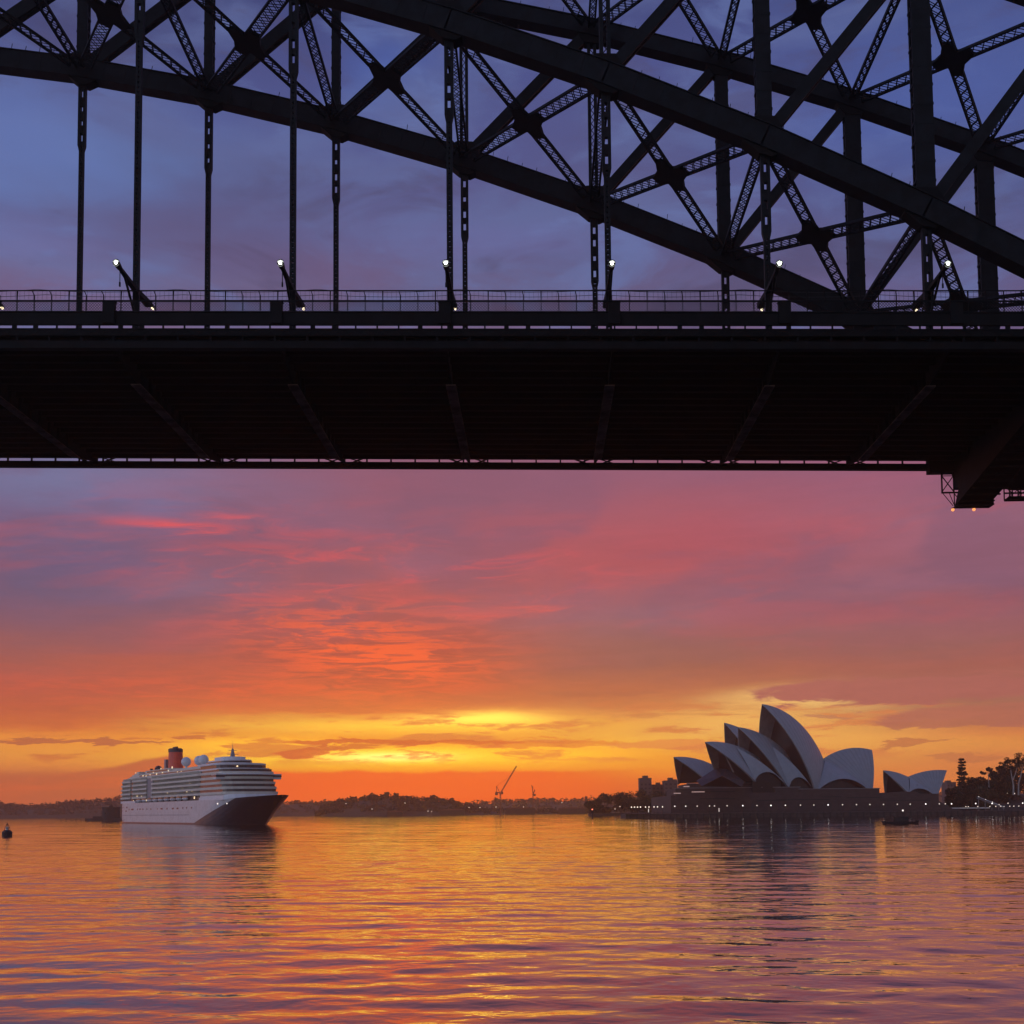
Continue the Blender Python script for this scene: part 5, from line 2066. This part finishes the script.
# ------------------------------------------------------------------ fort, buoy, boat, marker
fq = at_y(111, 809, 1110)
fort = thing('harbour_fort', 'small round stone fort tower on an islet behind the ship stern', 'fort', (fq.x, 1110, 0))
b = MB()
b.tube((0, 0, 0), (0, 0, 12), 8.6, 7.8, 20)
b.tube((0, 0, 12), (0, 0, 12.8), 8.4, 8.4, 20)
b.build('tower', M['sand'], fort)
b = MB()
b.tube((0, 0, 12.8), (0, 0, 14.2), 2.0, 1.6, 10)
b.tube((0, 0, 14.2), (0, 0, 16), .5, .1, 8)
b.build('lantern', M['sand'], fort)
b = MB()
b.prism([(-16, -7), (14, -8), (18, 0), (14, 8), (-16, 7), (-24, 0)], -1, 2.6)
b.bx(-15, -7, -5, 5, 2.6, 4.4)
b.build('base_wall', M['sand'], fort)
for a in (-1.9, -1.3):
    b = MB()
    b.box((8.5 * math.cos(a), 8.5 * math.sin(a), 7), (1.0, 1.0, 1.6), a)
    b.build('window', M['slot'], fort)
jet = thing('low_jetty', 'low thin jetty on posts left of the round fort', 'jetty', (fq.x - 32, 1108, 0))
b = MB()
b.bx(-14, 10, -1.5, 1.5, 1.1, 1.5)
b.build('deck', M['sand'], jet)
for i in range(6):
    b = MB()
    b.bx(-13.5 + i * 4.6, -13.1 + i * 4.6, -.3, .3, -1, 1.6 + (1.2 if i % 2 else 0))
    b.build('post', M['bark'], jet)

bq = at_y(7.6, 809, 352)
bu = thing('harbour_buoy', 'small dark harbour buoy with a pale light cage near the left edge', 'buoy', (bq.x, 352, 0))
b = MB()
b.tube((0, 0, -.6), (0, 0, 1.15), 1.35, 1.45, 16)
b.tube((0, 0, 1.15), (0, 0, 1.75), 1.45, .8, 16)
b.build('float', M['hullblk'], bu)
b = MB()
for i in range(4):
    a = PI / 4 + i * PI / 2
    b.bar((.95 * math.cos(a), .95 * math.sin(a), 1.6), (.3 * math.cos(a), .3 * math.sin(a), 3.3), .09, .09)
b.tube((0, 0, 2.3), (0, 0, 2.4), .75, .75, 10)
b.tube((0, 0, 3.25), (0, 0, 3.45), .4, .3, 10)
b.build('light_cage', M['hullblk'], bu)
b = MB()
b.tube((0, 0, 1.7), (0, 0, 2.7), .42, .42, 12)
b.build('day_mark', M['white'], bu)
b = MB()
b.tube((0, 0, 3.4), (0, 0, 3.8), .16, .12, 8)
b.build('lantern', M['black'], bu)

wq = at_y(900, 809, 442)
boat = thing('work_boat', 'small low dark work boat with a mast light before the small sails', 'boat', (wq.x, 442, 0))
b = MB()
rings = []
for z, sc_ in ((-.4, .86), (.2, .95), (.9, 1.0)):
    pts = [(-6.3 * sc_, -1.7 * sc_), (4.0 * sc_, -1.8 * sc_), (6.6 * sc_, -.5), (6.6 * sc_, .5), (4.0 * sc_, 1.8 * sc_), (-6.3 * sc_, 1.7 * sc_)]
    rings.append((pts, z))
loft(b, rings)
b.bx(-6.4, -5.6, -1.6, 1.6, .9, 1.25)
b.bx(5.4, 6.4, -.7, .7, .9, 1.3)
b.build('hull', M['hullblk'], boat)
b = MB()
b.bx(-2.8, 2.6, -1.2, 1.2, .9, 2.5)
b.bx(-3.1, 2.9, -1.4, 1.4, 2.5, 2.65)
cab = b.build('wheelhouse', M['hullblk'], boat)
b = MB()
b.bx(-2.2, 2.0, -1.24, -1.18, 1.6, 2.2)
b.build('window', M['shipglass'], cab)
b = MB()
b.tube((1.0, 0, 2.6), (1.0, 0, 4.7), .07, .05, 6)
b.bx(.6, 1.4, -.05, .05, 3.8, 3.88)
mst = b.build('mast', M['hullblk'], boat)
b = MB()
b.ball((1.0, 0, 4.85), .3, 8, 6)
b.build('mast_light', M['lamp_pin'], boat)
b = MB()
for s in (-5, -3.6, 3.8, 5):
    b.bx(s - .05, s + .05, -1.6, -1.5, .9, 1.9)
b.bx(-5, 5, -1.58, -1.52, 1.85, 1.92)
b.build('handrail', M['hullblk'], boat)

mq = at_y(592.3, 809, 930)
mk = thing('channel_marker', 'thin red-lit channel marker post standing in the water left of the quay', 'marker', (mq.x, 930, 0))
b = MB()
b.tube((0, 0, -1), (0, 0, 6.2), .55, .4, 8)
b.box((0, 0, 3.2), (1.6, 1.6, .25))
b.box((0, 0, 5.2), (1.2, .2, 1.2))
b.build('post', M['hullblk'], mk)
b = MB()
b.ball((0, 0, 6.5), .4, 8, 6)
b.build('lamp', glow('red_lamp_glass', (1.0, .16, .06), 5.0), mk)

# far shore lamps
far = [(346, 803.5, 2036), (372, 809, 2036), (405, 803, 2036), (428, 811, 2034), (448.5, 810, 2034), (469, 807.5, 2030), (480, 807.5, 2030), (496, 807, 2030), (523.5, 807, 2030), (562, 802.5, 2200), (615, 809, 1280), (620, 806.5, 1280), (431.5, 811.5, 2034)]
fl_lab = ['high on the left slope of the wooded point', 'low at the left foot of the wooded point', 'halfway up the middle of the wooded point', 'at the waterline under the wooded point, left of a close pair', 'at the right end of the wooded point',
          'first of four left of and under the luffing crane', 'second of four left of the luffing crane', 'beside the foot of the luffing crane', 'between the two cranes, near the mast crane', 'on the faint slope right of the mast crane',
          'low among the foreshore trees, left one', 'low among the foreshore trees, right one', 'at the waterline under the wooded point, right of a close pair']
for (px, py, Y), lab in zip(far, fl_lab):
    q = at_y(px, py, Y)
    t_ = thing('shore_lamp', 'small pale lamp ' + lab, 'lamp', (q.x, Y, 0), 'lamps along the far shore')
    b = MB()
    b.tube((0, 0, 0), (0, 0, q.z - .4), .25, .15, 6)
    b.build('post', M['slot'], t_)
    b = MB()
    b.ball((0, 0, q.z), .62 if Y > 1500 else .4, 6, 5)
    b.build('globe', M['lamp_small'], t_)

# ------------------------------------------------------------------ haze over the harbour
hz_m = bpy.data.materials.new('harbour_haze')
hz_m.use_nodes = True
t = hz_m.node_tree
t.nodes.clear()
vo = t.nodes.new('ShaderNodeVolumePrincipled')
vo.inputs['Color'].default_value = (0.96, 0.84, 0.70, 1)
vo.inputs['Density'].default_value = 0.00014
vo.inputs['Anisotropy'].default_value = 0.85
mo_ = t.nodes.new('ShaderNodeOutputMaterial')
t.links.new(vo.outputs[0], mo_.inputs['Volume'])
b = MB()
b.bx(-3600, 3600, -400, 3600, -1.5, 190)
o = b.build('haze', hz_m)
tag(o, 'thin warm morning haze over the whole harbour', 'haze', None, 'stuff')
